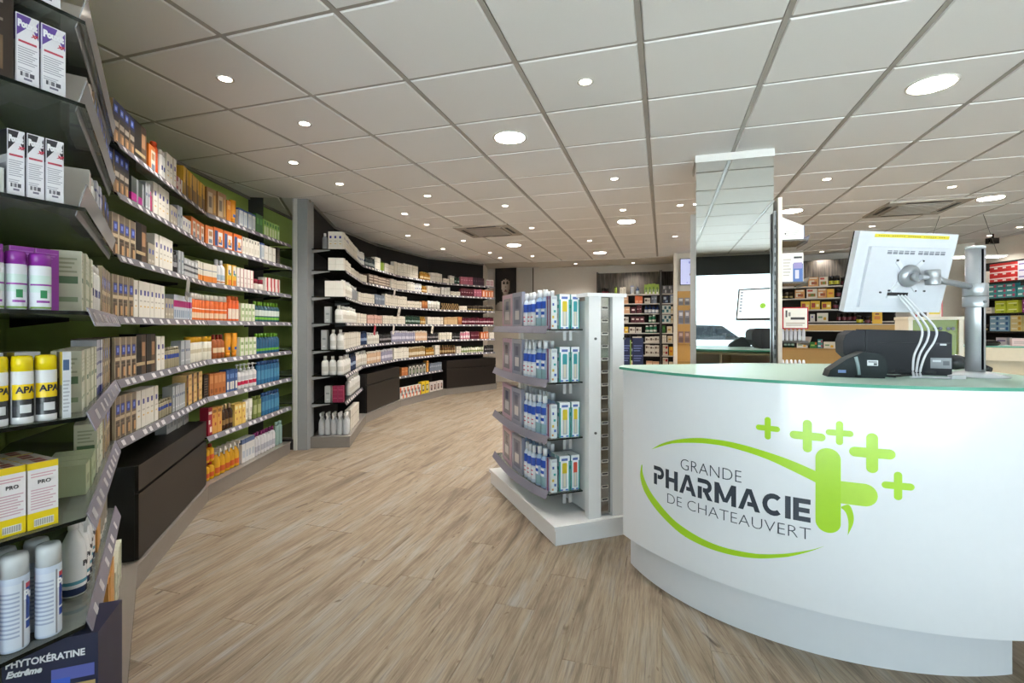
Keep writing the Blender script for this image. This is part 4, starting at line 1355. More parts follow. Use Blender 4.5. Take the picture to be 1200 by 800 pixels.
PRODUCTS.append(dict(o=o, L=LIB['phyto'], row='near end of the plinth, left edge', c=('near end of the plinth, left edge', 0), i=0, n=1, r=0, k=0, high=1, deep=1))
NF = '%s shelf down, nearest bay'
stock(Path(gf.p[:2]), ZS[0], NF % 'top', [(112, 120, 'whR'), (120.5, 132, 'brnO')], merged=False)
stock(Path(gf.p[:2]), ZS[1], NF % 'second', [(111, 118, 'whR'), (118.5, 134, 'dyeD')], merged=False)
stock(Path(gf.p[:2]), ZS[2], NF % 'third', [(111, 114, 'whR'), (114.5, 120, 'whTb'), (121, 126, 'lav'), (126.5, 135, 'dyeD')], merged=False)
stock(Path(gf.p[:2]), ZS[3], NF % 'fourth', [(106, 116, 'crmN'), (116.5, 126, 'whTb'), (127, 135, 'dyeT')], merged=False)
stock(Path(gf.p[:2]), ZS[4], NF % 'fifth', [(105, 120, 'crmN'), (120.5, 126.5, 'lav'), (127, 135, 'dyeT')], merged=False)
stock(Path(gf.p[:2]), ZS[5], NF % 'sixth', [(111, 120, 'grnTop'), (120.5, 127, 'crmN'), (127.5, 135, 'dyeT')], merged=False)
stock(Path(gf.p[:2]), ZS[6], NF % 'seventh', [(109, 121, 'para'), (121.5, 124.5, 'orgT'), (125, 133, 'brnC')], merged=False)
stock(Path(GBASE[:2]), BASE_Z, 'plinth of the bay nearest the camera', [(150, 154, 'orgT'), (154.5, 159, 'crmN')], back=0.05, merged=False)

# ---------------------------------------------------------------- white gondola with dental stock
gl, gw = Vector((-0.344, 0.939)).normalized(), Vector((0.939, 0.344)).normalized()
GO = Vector((0.242, 2.795))


def gon(l, w):
    return GO + gl * l + gw * w


t = thing('gondola_display', 'white gondola shelving unit stocked with dental products beside the counter', 'display', (*gon(.6, .33), 0))
o = gon(.6, .33)


def gpr(m, l0, l1, w0, w1, z0, z1, col='#e6e6e6', mt='lacquer'):
    m.prism([gon(l0, w0) - o, gon(l0, w1) - o, gon(l1, w1) - o, gon(l1, w0) - o], z0, z1, col, mt)
    return m


GLEN, GWID = 1.24, 0.72
bevel(gpr(MB(), 0.012, GLEN - .012, 0.012, GWID - .012, 0.0, 0.088).build('base', t), .003)
bevel(gpr(MB(), 0, GLEN, 0, GWID, 0.088, 0.112).build('base_top', t), .004)
for l0 in (0.035, GLEN - 0.085):
    for w0 in (0.24, 0.40):
        bevel(gpr(MB(), l0, l0 + .05, w0, w0 + .08, 0.112, 1.43).build('post', t), .003)
gpr(MB(), 0.09, GLEN - .09, 0.262, 0.270, 0.13, 1.41, '#d5d7d8').build('back_panel', t)
gpr(MB(), 0.09, GLEN - .09, 0.45, 0.458, 0.13, 1.41, '#d5d7d8').build('back_panel', t)
bevel(gpr(MB(), 0.028, GLEN - .028, 0.225, 0.495, 1.43, 1.452).build('top_cap', t), .004)
mat('gloss_metal', 0.12, metal=0.9, color='#a3a29d', noise=0.03)
for l0 in (0.06, GLEN - .065):
    p = gpr(MB(), l0, l0 + .005, 0.3205, 0.3995, 0.125, 1.428, '#a3a29d', 'gloss_metal').build('slotted_panel', t)
    if l0 < .5:
        for k in range(16):
            z = 0.20 + k * 0.077
            m = gpr(MB(), l0 - .004, l0 - .0005, 0.337, 0.383, z, z + .018, '#cfcac0', 'plastic')
            m.build('slot_rim', p)
            m = gpr(MB(), l0 - .0048, l0 - .0042, 0.341, 0.379, z + .006, z + .016, '#4a4642', 'matte')
            m.build('slot', p)
for w0 in (.262, .46):
    for z in (0.62, 1.18):
        m = MB()
        m.tube([(0, 0.0, 0), (0, -.006, 0)], .008, '#6a6a6a', 'metal')
        q = gon(.034, w0 + .02) - o
        m.move(Matrix.Translation((q.x, q.y, z)) @ Matrix.Rotation(facing(-gl), 4, 'Z'))
        m.build('screw_cap', t)
GZ = [1.237, 0.915, 0.577, 0.250]


def gfront(k):
    return [gon(1.17 - (1.17 - .144) * q / 8, .03 - .05 * math.sin(PI * (1 - q / 8) ** 0.8)) for q in range(9)]


for z in GZ:
    fr = gfront(0)
    m = MB()
    m.prism([p - o for p in fr] + [gon(.144, .257) - o, gon(1.17, .257) - o], z - .008, z, '#ffffff', 'shelf_glass', 'edge_glass')
    m.build('glass_shelf', t)
    m = MB()
    fo = Path(fr).offset(-0.004).p
    fo2 = Path(fr).offset(-0.024).p
    for a, b, a2, b2 in zip(fo, fo[1:], fo2, fo2[1:]):
        for q in (0, .002):
            m.face([(a.x - o.x, a.y - o.y, z + .020 - q), (b.x - o.x, b.y - o.y, z + .020 - q), (b2.x - o.x, b2.y - o.y, z - .024 - q), (a2.x - o.x, a2.y - o.y, z - .024 - q)][::(1 if q else -1)], '#b4adc6', 'lilac_plastic', True)
    m.build('front_lip', t)
    for l0 in (.2, .6, 1.05):
        m = gpr(MB(), l0, l0 + .012, .10, .258, z - .02, z - .009, '#c9cbcc', 'metal')
        m.build('bracket', t)
    for w0 in (.14, .18):
        m = MB()
        q0, q1 = gon(.16, w0) - o, gon(.16, w0 + .012) - o
        m.box(-.01, .01, -.003, .003, z - .07, z - .009, '#c4c7c8', 'metal')
        m.move(Matrix.Translation((q0.x, q0.y, 0)) @ Matrix.Rotation(facing(-gl), 4, 'Z'))
        m.build('price_hook', t)

bt('mwA', 'mouthwash_bottle', 'blue-topped mouthwash bottle with white lower label', 'round', .06, .235, '#c4d0df', '#e9ebee', [(.1, .42, '#e2e4e8', .28), (.2, .34, '#c9486a', .1), (.23, .31, '#e8e6ea', .08), (.46, .68, '#2a52b4')], .75)
bt('mwB', 'mouthwash_bottle', 'clear blue mouthwash bottle with round white label', 'round', .06, .245, '#9db6d4', '#e9ebee', [(.3, .5, '#eef0f4', .12), (.36, .44, '#2f56b8', .06), (.52, .7, '#2b4fae'), (.05, .28, '#8fb0b8')], .75)


def tooth(key, look, win, frame='#3aa79c'):
    w, h, d = .062, .212, .05
    bx(key, 'toothbrush_box', look, w, d, h, '#e8eaec', [(0, .12, 0, .85, frame), (.88, 1, 0, .85, frame), (.28, .74, .08, .72, '#b9bdbd'), (.28, .74, .5, .78, win), (.32, .7, .72, .8, win), (.42, .6, .12, .5, '#d9d2b8'), (.2, .8, .86, .93, '#5a6fb0'), (.1, .35, .01, .05, '#3f6fc0'), (.6, .85, .01, .05, '#3f6fc0')],
       side=[(0, 1, 0, 1, '#8fb9bb'), (.2, .8, .1, .8, '#d3dddc'), (.1, .5, .3, .45, '#c9b24a'), (.4, .9, .6, .7, '#4aa79c')])
    return key


tooth('tbY', 'white and teal toothbrush box with yellow window', '#d9c22e')
tooth('tbT', 'white and teal toothbrush box with teal window', '#3d9aa0')
tooth('tbR', 'white and teal toothbrush box with red window', '#d0503a')
bx('tpN', 'toothpaste_box', 'narrow white toothpaste box with coloured dots', .034, .05, .2, '#d4dcdc', [(.2, .5, .7, .78, '#3a4f9c'), (.4, .8, .5, .57, '#3f9a94'), (.15, .5, .32, .4, '#cfae3a'), (.5, .85, .18, .26, '#3a5fae'), (.1, .4, .06, .12, '#c98a4a'), (.1, .9, .9, .97, '#b4bcc4')])
bx('tpR', 'toothpaste_box', 'narrow toothpaste box, half blue half wine red', .03, .05, .2, '#8f8fb4', [(.5, 1, 0, 1, '#7a2f48'), (0, .5, .1, .9, '#aab4cc')])
m = MB()
for key, look, c1, c2 in (('cdP', 'pink-framed blister card with a grey dental holder', '#c9a9b8', '#8f8a90'), ('cdG', 'grey blister card with a dental wire', '#9a9cab', '#74788a')):
    bx(key, 'blister_card', look, .24, .03, .25, c1, [(.15, .85, .12, .88, c2), (.3, .7, .25, .5, '#c4c0c4'), (.35, .65, .55, .8, '#5e6072')], cat='card', mt='lacquer')
GT = ['top', 'second', 'third', 'lowest']
wins = [('tbY', 'tbT'), ('tbT', 'tbT'), ('tbY', 'tbY'), ('tbY', 'tbR')]
side = Path(gfront(0))
front = Path([gon(.15, .042), gon(.15, .25)])
for k, z in enumerate(GZ):
    rw = '%s gondola shelf, aisle side' % GT[k]
    L = side.len
    stock(side, z, rw, [(584, 595, 'cdP'), (595.5, 606, 'cdG'), (607, 620, 'mwA'), (620.3, 634, 'mwB'), (634.5, 641, 'tpR')], back=.03, merged=False)
    stock(front, z, '%s gondola shelf, near end' % GT[k], [(645, 655.5, 'tpN'), (656.5, 670, wins[k][0]), (670.5, 684, wins[k][1])], back=.012, merged=False)
    if k == 3:
        stock(front, z, 'lowest gondola shelf, behind others', [(656.5, 684, 'tbY')], back=.075, merged=False)
    back2 = Path([gon(1.1, .125), gon(.32, .125)])
    stock(back2, z, '%s gondola shelf, back row' % GT[k], [(612, 650, 'mwB')], back=.0, merged=False)

# ---------------------------------------------------------------- the curved counter
CC, CR = Vector((1.80, 2.98)), 1.295
CTOP = 1.030


def arc(c, r, a0, a1, n):
    return [c + Vector((math.cos(math.radians(a0 + (a1 - a0) * k / n)), math.sin(math.radians(a0 + (a1 - a0) * k / n)))) * r for k in range(n + 1)]


t = thing('reception_counter', 'white curved reception counter with green pharmacy logo and glass top', 'counter', (*CC, 0))


def rel(pts):
    return [p - CC for p in pts]


A0, A1 = 199.2, 283.0
outer, inner = arc(CC, CR, A0, A1, 64), arc(CC, CR - .03, A0, A1, 64)
m = MB()
for k in range(64):
    a, b, c, d = outer[k] - CC, outer[k + 1] - CC, inner[k + 1] - CC, inner[k] - CC
    z0, z1 = .175, CTOP
    m.face([(*a, z0), (*b, z0), (*b, z1), (*a, z1)], '#e8e9ec', 'lacquer')
    m.face([(*c, z0), (*d, z0), (*d, z1), (*c, z1)], '#e3e2df', 'lacquer')
    m.face([(*a, z1), (*b, z1), (*c, z1), (*d, z1)], '#e8e9ec', 'lacquer')
    m.face([(*d, z0), (*c, z0), (*b, z0), (*a, z0)], '#e8e9ec', 'lacquer')
for k, f in ((0, 1), (64, -1)):
    a, d = outer[k] - CC, inner[k] - CC
    m.face([(*a, .175), (*a, CTOP), (*d, CTOP), (*d, .175)][::f], '#e8e9ec', 'lacquer')
panel = m.build('front_panel', t)
PC, PR = Vector((1.65, 2.80)), 1.038
pl = arc(PC, PR, 190.5, 278.4, 48)
m = MB()
m.prism(rel(pl + [Vector((1.79, 2.40)), Vector((.72, 2.72))]), 0, .174, '#dfe1e5', 'lacquer')
m.build('plinth', t)
gt = arc(CC, CR + .016, A0 - .6, A1 + .6, 64)
m = MB()
m.prism(rel(gt + [Vector((2.30, 2.72)), Vector((1.35, 2.83)), Vector((.60, 2.68))]), CTOP + .001, CTOP + .013, '#ffffff', 'counter_glass', 'counter_glass_edge')
m.build('glass_top', t)
m = MB()                                       # inside: cream cabinets open towards the staff
for z in (.18, .60, .985):
    m = MB()
    m.prism(rel(arc(CC, CR - .034, A0 + 6, A1 - 1, 24) + [Vector((2.08, 2.50)), Vector((1.35, 2.60)), Vector((.78, 2.55))]), z, z + .02, '#d9cfb8', 'plastic')
    m.build('cabinet_shelf', t)
for x0, y0, x1, y1 in ((.70, 2.56, .78, 2.50), (1.30, 1.86, 1.34, 2.55), (2.07, 1.75, 2.09, 2.50)):
    m = MB()
    d = (Vector((x1, y1)) - Vector((x0, y0))).normalized()
    n = Vector((d.y, -d.x)) * .01
    a, b = Vector((x0, y0)) - CC, Vector((x1, y1)) - CC
    m.prism([a + n, b + n, b - n, a - n], .201, .984, '#d9cfb8', 'plastic')
    m.build('cabinet_side', t)


def on_counter(s, z, lift=.0012):
    th = math.radians(235) + s / CR
    return (math.cos(th) * (CR + lift), math.sin(th) * (CR + lift), z)


LIME = '#a9d62f'


def strip(name, outer_, inner_, col=LIME, lift=.0012):
    m = MB()
    n = 48

    def samp(pts, q):
        x = q * (len(pts) - 1)
        i = min(int(x), len(pts) - 2)
        f = x - i
        p = [pts[max(0, i - 1)], pts[i], pts[i + 1], pts[min(len(pts) - 1, i + 2)]]
        return tuple(0.5 * ((2 * p[1][k]) + (-p[0][k] + p[2][k]) * f + (2 * p[0][k] - 5 * p[1][k] + 4 * p[2][k] - p[3][k]) * f * f + (-p[0][k] + 3 * p[1][k] - 3 * p[2][k] + p[3][k]) * f ** 3) for k in (0, 1))
    for k in range(n):
        a, b = samp(outer_, k / n), samp(outer_, (k + 1) / n)
        c, d = samp(inner_, (k + 1) / n), samp(inner_, k / n)
        m.face([on_counter(*q, lift) for q in (d, c, b, a)], col, 'plastic')
    return m.build(name, panel)


UO = [(-0.5851, 0.6676), (-0.5308, 0.7025), (-0.4667, 0.7312), (-0.4012, 0.7524), (-0.3291, 0.7683), (-0.2678, 0.7733), (-0.2103, 0.7744), (-0.1509, 0.7705), (-0.0946, 0.7622), (-0.0407, 0.7518), (0.0111, 0.7392), (0.0612, 0.7237), (0.1100, 0.705)]
UI = [(-0.5851, 0.6670), (-0.5234, 0.6947), (-0.4667, 0.7176), (-0.4012, 0.7335), (-0.3291, 0.7456), (-0.2678, 0.7511), (-0.2103, 0.7515), (-0.1509, 0.7451), (-0.0946, 0.7353), (-0.0407, 0.7213), (0.0111, 0.7025), (0.0612, 0.6827), (0.1100, 0.6617)]
LO = [(-0.6569, 0.575), (-0.666, 0.536), (-0.6623, 0.5003), (-0.6479, 0.4678), (-0.6268, 0.4414), (-0.5851, 0.4063), (-0.5383, 0.3765), (-0.4777, 0.3456), (-0.4139, 0.3207), (-0.3489, 0.3085), (-0.2842, 0.3032), (-0.2205, 0.3041), (-0.1606, 0.3097), (-0.1038, 0.32), (-0.0584, 0.3323), (-0.0146, 0.3475), (0.0279, 0.3646), (0.0937, 0.4008), (0.1337, 0.4276)]
LI = [(-0.6497, 0.5768), (-0.6497, 0.5464), (-0.639, 0.5189), (-0.6183, 0.4884), (-0.59, 0.4583), (-0.5459, 0.4267), (-0.4945, 0.394), (-0.4465, 0.3695), (-0.3888, 0.3513), (-0.3291, 0.3378), (-0.2733, 0.3302), (-0.2154, 0.3286), (-0.1606, 0.3322), (-0.1038, 0.339), (-0.0584, 0.3491), (-0.0146, 0.3621), (0.0279, 0.3771), (0.0937, 0.4055), (0.1337, 0.4280)]
strip('logo_upper_arc', UO, UI)
strip('logo_lower_arc', LO, LI)
strip('logo_leaf', [(.188, .586), (.212, .596), (.2252, .566), (.2252, .530), (.2083, .4835)], [(.188, .580), (.198, .572), (.206, .556), (.2105, .527), (.2081, .4835)])


def rounded(name, s0, s1, z0, z1, left=True, right=True, vert=False, lift=.0016, col=LIME):
    m = MB()
    n, zc, sc_ = 22, (z0 + z1) / 2, (s0 + s1) / 2

    def half(s):
        if vert:
            r = (s1 - s0) / 2
            return (z1 - z0) / 2 - r + math.sqrt(max(0, r * r - (s - sc_) ** 2))
        r = (z1 - z0) / 2
        d = max(0, s - (s1 - r), (s0 + r - s) if left else 0)
        return math.sqrt(max(0, r * r - d * d))
    ss = [sc_ - (s1 - s0) / 2 * math.cos(PI * k / n) for k in range(n + 1)]
    for a, b in zip(ss, ss[1:]):
        ha, hb = half(a), half(b)
        m.face([on_counter(a, zc - ha, lift), on_counter(b, zc - hb, lift), on_counter(b, zc + hb, lift), on_counter(a, zc + ha, lift)], col, 'plastic')
    return m.build(name, panel)


rounded('logo_arm', .150, .2996, .5975, .680, left=False, lift=.0011, col='#b3db48')
rounded('logo_bar', .107, .187, .481, .797, vert=True)
for s, z, hw, hh, th in ((-.054, .849, .043, .0445, .022), (.0808, .835, .0586, .0616, .030), (.1829, .857, .0434, .0443, .0225), (.2825, .7936, .070, .072, .036), (.3597, .6834, .049, .0505, .025)):
    m = rounded('logo_plus', s - hw, s + hw, z - th / 2, z + th / 2, lift=.0012)
    v = rounded('logo_plus', s - th / 2, s + th / 2, z - hh, z + hh, vert=True, lift=.0014)


def lettering(s, x0, x1, z0, z1, bold, col='#3f4650', space=1.0):
    cap = z1 - z0
    me = text_mesh('lettering', s, cap / .70, col, 'plastic', bold=bold, width=x1 - x0, extrude=.0003, space=space)
    zz = [v.co.z for v in me.vertices]
    k = cap / (max(zz) - min(zz))
    for v in me.vertices:
        v.co = on_counter((x0 + x1) / 2 + v.co.x, (z0 + z1) / 2 + v.co.z * k, .0012 - v.co.y)
    link('lettering', me, panel)


lettering('GRANDE', -.420, -.1515, .613, .661, -.0012)
# the heavy word: geometric capitals with stencil gaps, drawn as strokes (x, y in cap heights)
T = .25


def bar(x0, y0, x1, y1):
    return [[(x0, y0), (x1, y0), (x1, y1), (x0, y1)]]


def slant(xb0, xb1, xt0, xt1, yb=0.0, yt=1.0):
    return [[(xb0, yb), (xb1, yb), (xt1, yt), (xt0, yt)]]


def bow(cx, cy, ro, ri, a0, a1, sx=1.0):
    out, n = [], 14
    for k in range(n):
        q0, q1 = math.radians(a0 + (a1 - a0) * k / n), math.radians(a0 + (a1 - a0) * (k + 1) / n)
        out.append([(cx + sx * r * math.cos(q), cy + r * math.sin(q)) for r, q in ((ri, q0), (ro, q0), (ro, q1), (ri, q1))])
    return out


LET = {
    'P': (.80, bar(0, 0, T, .60) + bar(0, .78, .46, 1) + bar(.30, .34, .46, .56) + bow(.46, .67, .33, .11, -90, 90)),
    'H': (.86, bar(0, 0, T, 1) + bar(.86 - T, 0, .86, 1) + bar(T, .39, .86 - T, .61)),
    'A': (1.06, slant(0, .25, .40, .62) + slant(.81, 1.06, .44, .66) + bar(.45, .20, .80, .40)),
    'R': (.86, bar(0, 0, T, .60) + bar(0, .78, .48, 1) + bar(.30, .34, .48, .56) + bow(.48, .67, .33, .11, -90, 90) + slant(.58, .86, .34, .60, 0, .40)),
    'M': (1.14, bar(0, 0, T, 1) + bar(1.14 - T, 0, 1.14, 1) + slant(.45, .66, .0, .25, .12, 1) + slant(.48, .69, .89, 1.14, .12, 1)),
    'C': (.92, bow(.50, .50, .50, .27, 48, 312)),
    'I': (T, bar(0, 0, T, 1)),
    'E': (.74, bar(0, 0, T, 1) + bar(T, .78, .74, 1) + bar(T, .39, .70, .60) + bar(T, 0, .74, .22)),
}
word, gap = 'PHARMACIE', .10
tot = sum(LET[c][0] for c in word) + gap * (len(word) - 1)
x, z0, capw, caph = -.5723, .507, .6636, .0875
for k, c in enumerate(word):
    m = MB()
    for j, q in enumerate(LET[c][1]):
        m.face([on_counter(x + px * capw / tot, z0 + py * caph, .0012 + .00004 * j) for px, py in q], '#3f4650', 'plastic')
    m.build('letter', panel)
    x += (LET[c][0] + gap) * capw / tot
lettering('DE CHATEAUVERT', -.4917, .092, .441, .485, -.0012)

# ---------------------------------------------------------------- on the counter
GZT = CTOP + .0135
# pole and arm
px_, py_ = 1.952, 2.075
t = thing('monitor_stand', 'brushed aluminium pole stand with arm carrying the monitor', 'stand', (px_, py_, GZT))
m = MB()
m.lathe([(.108, 0), (.11, .003), (.06, .016), (.045, .02)], 32, '#e4e5e8', 'plastic')
m.build('base_plate', t)
m = MB()
m.lathe([(.0325, .0205), (.0325, .535)], 24, '#c4c6ca', 'metal')
for a in (-.55, .35):
    m.box(-.0035, .0035, -.0345, -.031, .03, .53, '#4f5564', 'plastic')
m.build('pole', t)
m = MB()
m.lathe([(.0335, .5352), (.0335, .543), (.031, .546)], 24, '#d9dadc', 'plastic')
m.build('pole_cap', t)
m = MB()
m.lathe([(.040, .288), (.042, .291), (.042, .333), (.039, .3345)], 24, '#b9bbbf', 'metal')
m.build('clamp_ring', t)
m = MB()
m.lathe([(.039, .3348), (.042, .337), (.042, .386), (.04, .389)], 24, '#b9bbbf', 'metal')
m.build('clamp_ring', t)
m = MB()
m.tube([(0, -.041, .311), (0, -.047, .311)], .006, '#8a8c90', 'metal', 12)
m.build('clamp_screw', t)

# monitor: local frame, back faces the camera (local -Y), screen faces +Y
mc = Vector((1.645, 2.085, 1.478))
t2_ = thing('monitor', 'white flat monitor seen from behind with yellow strip, on the pole arm', 'monitor', mc)
R_ = Matrix.Rotation(math.radians(9.5), 3, 'Z') @ Matrix.Rotation(math.radians(14), 3, 'X')
t2_.rotation_euler = R_.to_euler()
mon = t2_
MW, MH = .240, .168
m = MB()
m.box(-MW, MW, -.004, .022, -MH, MH, '#dcdee4', 'plastic')
bevel(m.build('casing', mon), .005, 2)
m = MB()
m.box(-MW + .002, MW - .002, .0222, .030, -MH + .002, MH - .002, '#232427', 'plastic')
m.build('bezel', mon)
m = MB()
# screen picture: pale blue-white desktop with a round green logo
W2, H2 = MW - .016, MH - .016


def sq(x0, x1, z0, z1, col, y=.0305):
    m.face([(x1 * W2, y, z0 * H2), (x0 * W2, y, z0 * H2), (x0 * W2, y, z1 * H2), (x1 * W2, y, z1 * H2)], col, 'screen')


sq(-1, 1, -1, 1, '#e9eef2')
for k in range(7):
    sq(-.93, -.84, .78 - k * .22, .86 - k * .22, '#6d7f96', .0308)
for k in range(24):
    a0_, a1_ = 2 * PI * k / 24, 2 * PI * (k + 1) / 24
    m.face([(.06 * W2, .0309, -.15 * H2), (.06 * W2 + .026 * math.cos(a1_), .0309, -.15 * H2 + .026 * math.sin(a1_)), (.06 * W2 + .026 * math.cos(a0_), .0309, -.15 * H2 + .026 * math.sin(a0_))], '#8fc43a' if k % 8 else '#4d8a2a', 'screen')
sq(.62, .98, -.92, -.74, '#a4c85a', .0308)
sq(.72, .86, -.74, -.62, '#6d9c3a', .0308)
m.build('screen', mon)
m = MB()
m.box(-.185, .20, -.018, -.0041, -.145, .108, '#d9dbe2', 'plastic')
bevel(m.build('back_housing', mon), .006, 2)
m = MB()
m.box(-.168, .195, -.0048, -.0042, .146, .160, '#e6d33a', 'card', lines(.06, .95, .3, .7, 1, '#8a7c20', 0) and [(.05 + k * .03, .05 + k * .03 + .02, .4, .6, '#8f8226') for k in range(30) if k % 7 != 5])
m.build('yellow_strip', mon)
m = MB()
for g0 in (-.105, .045):
    for k in range(5):
        for z0_, z1_ in ((.091, .095), (.080, .089)):
            m = MB()
            x = g0 + k * .0275
            m.box(x, x + .022, -.0186, -.0181, z0_, z1_, '#8b8e98', 'plastic')
            m.build('vent', mon)
for x, z in ((-.05, .055), (.075, .055), (-.06, -.072), (.07, -.072), (-.10, -.08), (.115, -.072)):
    m = MB()
    m.tube([(x, -.0181, z), (x, -.0240, z)], .004, '#4a4a4e', 'plastic', 8)
    m.build('screw', mon)
m = MB()
m.prism([(-.088, -.0181), (.088, -.0181), (.088, -.0225), (-.088, -.0225)], -.009, .009, '#e3e4e9', 'plastic')
pr = m.build('mount_cross', mon)
pr.rotation_euler = (0, math.radians(45), 0)
pr.location = (.012, 0, -.01)
p2_ = link('mount_cross', pr.data, mon, (.012, 0, -.01))
p2_.rotation_euler = (0, math.radians(-45), 0)
m = MB()
m.tube([(.015, -.0228, -.008), (.015, -.034, -.008), (.015, -.046, -.008)], [.047, .047, .030], '#a9abb0', 'metal', 24)
m.build('mount_disc', mon)
m = MB()
m.tube([(.015, -.047, -.008), (.015, -.068, -.008)], .016, '#b4b6ba', 'metal', 16)
m.build('tilt_hub', mon)
m = MB()
m.box(-.062, .040, -.0188, -.0182, -.094, -.080, '#35363a', 'plastic')
m.build('port_recess', mon)
m = MB()
m.box(-.066, .044, -.024, -.0182, -.104, -.095, '#e2e4e8', 'plastic')
m.build('port_cover', mon)
hub = mc + R_ @ Vector((.015, -.068, -.008))
# the arm belongs to the stand
m = MB()
hz = hub.z - GZT
kx, ky = hub.x + .055 - px_, hub.y - .005 - py_
m.tube([(hub.x - px_ + .004, hub.y - py_ - .008, hz), (kx, ky, hz)], .011, '#a9abb0', 'metal', 12)
stand = t
m.build('arm', stand)
m = MB()
m.lathe([(.025, hz - .032), (.026, hz - .03), (.026, hz - .003), (.024, hz - .001), (.026, hz + .001), (.026, hz + .028), (.024, hz + .03)], 20, '#b4b6ba', 'metal', cx=kx, cy=ky)
m.build('knuckle', stand)
m = MB()
m.tube([(kx + .024, ky + .006, hz - .004), (kx + .06, ky + .02, hz - .014), (-.036, -.012, .377)], [.012, .012, .013], '#aaacb0', 'metal', 12)
m.build('arm', stand)

# cables from the monitor down to the counter
bp_ = mc + R_ @ Vector((0, -.024, -.09))
CAB = ['left white monitor cable reaching the counter top', 'middle white monitor cable behind its neighbours', 'right white monitor cable bowing outwards over the printer']
for k in range(3):
    x = bp_.x + (-.012 + .014 * k)
    pts = []
    wob = (.0, .012, .03)[k]
    key = [(x, bp_.y, bp_.z), (x + .03 + wob * .4, bp_.y - .03, bp_.z - .07), (x + .062 + wob, bp_.y - .045, bp_.z - .14), (x + .055 + wob, bp_.y - .05, bp_.z - .19), (x + .02 + wob * .6, bp_.y - .06, bp_.z - .25), (x + .002 + k * .001, bp_.y - .075, GZT + .03), (x + .002, bp_.y - .08, GZT + .005)]
    for i in range(len(key) - 1):
        p = [Vector(key[max(0, i - 1)]), Vector(key[i]), Vector(key[i + 1]), Vector(key[min(len(key) - 1, i + 2)])]
        for q in range(6):
            f = q / 6
            pts.append(0.5 * ((2 * p[1]) + (-p[0] + p[2]) * f + (2 * p[0] - 5 * p[1] + 4 * p[2] - p[3]) * f * f + (-p[0] + 3 * p[1] - 3 * p[2] + p[3]) * f ** 3))
    pts.append(Vector(key[-1]))
    m = MB()
    m.tube(pts, .0042, '#e3e4e8', 'plastic', 8)
    tag(m.build('cable'), CAB[k], 'cable', 'white monitor cables')
m = MB()
z = GZT + .0045
m.tube([(1.60, 1.975, z), (1.66, 1.985, z), (1.72, 1.95, z), (1.78, 1.955, z)], .004, '#e3e4e8', 'plastic', 8)
cb = m.build('plug_cable')
m = MB()
m.box(1.735, 1.79, 1.941, 1.961, GZT + .0005, GZT + .016, '#e6e7ea', 'plastic')
bevel(m.build('plug', cb), .003)
tag(cb, 'white cable with plug lying on the glass counter beside the pole', 'cable')

# printer: dark grey body with rounded left hood
t = thing('receipt_printer', 'dark grey desktop printer below the monitor on the counter', 'printer', (1.7305, 2.27, GZT), math.radians(-25))
t.scale = (.8, .8, 1.0)
m = MB()


def extr(m, prof, y0, y1, col, mt='plastic'):
    n = len(prof)
    m.face([(p[0], y0, p[1]) for p in prof], col, mt)
    m.face([(p[0], y1, p[1]) for p in reversed(prof)], col, mt)
    for k in range(n):
        a, b = prof[k], prof[(k + 1) % n]
        m.face([(a[0], y0, a[1]), (a[0], y1, a[1]), (b[0], y1, b[1]), (b[0], y0, b[1])], col, mt)


extr(m, [(-.13, .0), (.245, .0), (.245, .175), (.22, .188), (-.13, .196)][::1], -.15, .12, '#2a2b31', 'matte')
bevel(m.build('body', t), .006, 2)
m = MB()
extr(m, [(-.235, .085), (-.225, .075), (-.1315, .0), (-.1315, .192), (-.19, .190), (-.225, .172), (-.238, .14)], -.145, .115, '#2c2d33', 'matte')
bevel(m.build('hood', t), .006, 2)
m = MB()
m.box(-.128, .243, -.1508, -.1502, .137, .1385, '#0c0c0f', 'plastic')
m.build('seam', t)
m = MB()
m.box(.195, .222, -.1512, -.1503, .128, .135, '#c9cbd0', 'plastic')
m.build('badge', t)
m = MB()
m.box(.155, .243, -.1512, -.1503, .030, .075, '#8f9196', 'plastic', [(.1, .5, .6, .8, '#c9cbd0'), (.6, .9, .3, .7, '#6a6c72')])
m.build('connector_plate', t)
for k, x in enumerate((-.05, .02, .13)):
    m = MB()
    m.box(x, x + .05, -.1512, -.1503, .004, .018, '#191a1d', 'plastic')
    m.build('foot_gap', t)
# cheque reader: low wedge at the left
t = thing('card_reader', 'low dark green-grey wedge-shaped reader left of the printer', 'reader', (1.425, 2.05, GZT), math.radians(-20))
t.scale = (.92, .92, 1.0)
m = MB()
prof = [(-.115, .0), (.10, .0), (.112, .03), (.105, .075), (.08, .098), (.02, .105), (-.04, .075), (-.105, .028)]
extr(m, prof, -.05, .05, '#1f272a', 'matte')
bevel(m.build('body', t), .005, 2)
m = MB()
m.tube([(.005, -.0515, .012), (.0, -.0515, .05), (-.008, -.0515, .085)], .007, '#8fa0a4', 'plastic', 8)
m.build('trim_bar', t)
m = MB()
m.box(.035, .075, -.0515, -.0503, .05, .072, '#d9dadc', 'card', [(.1, .9, .6, .8, '#6a6c70'), (.6, .9, .1, .5, '#4a4c50')])
m.build('label', t)
m = MB()
m.box(-.075, -.045, -.0515, -.0503, .018, .03, '#7f9ad0', 'card')
m.build('label', t)
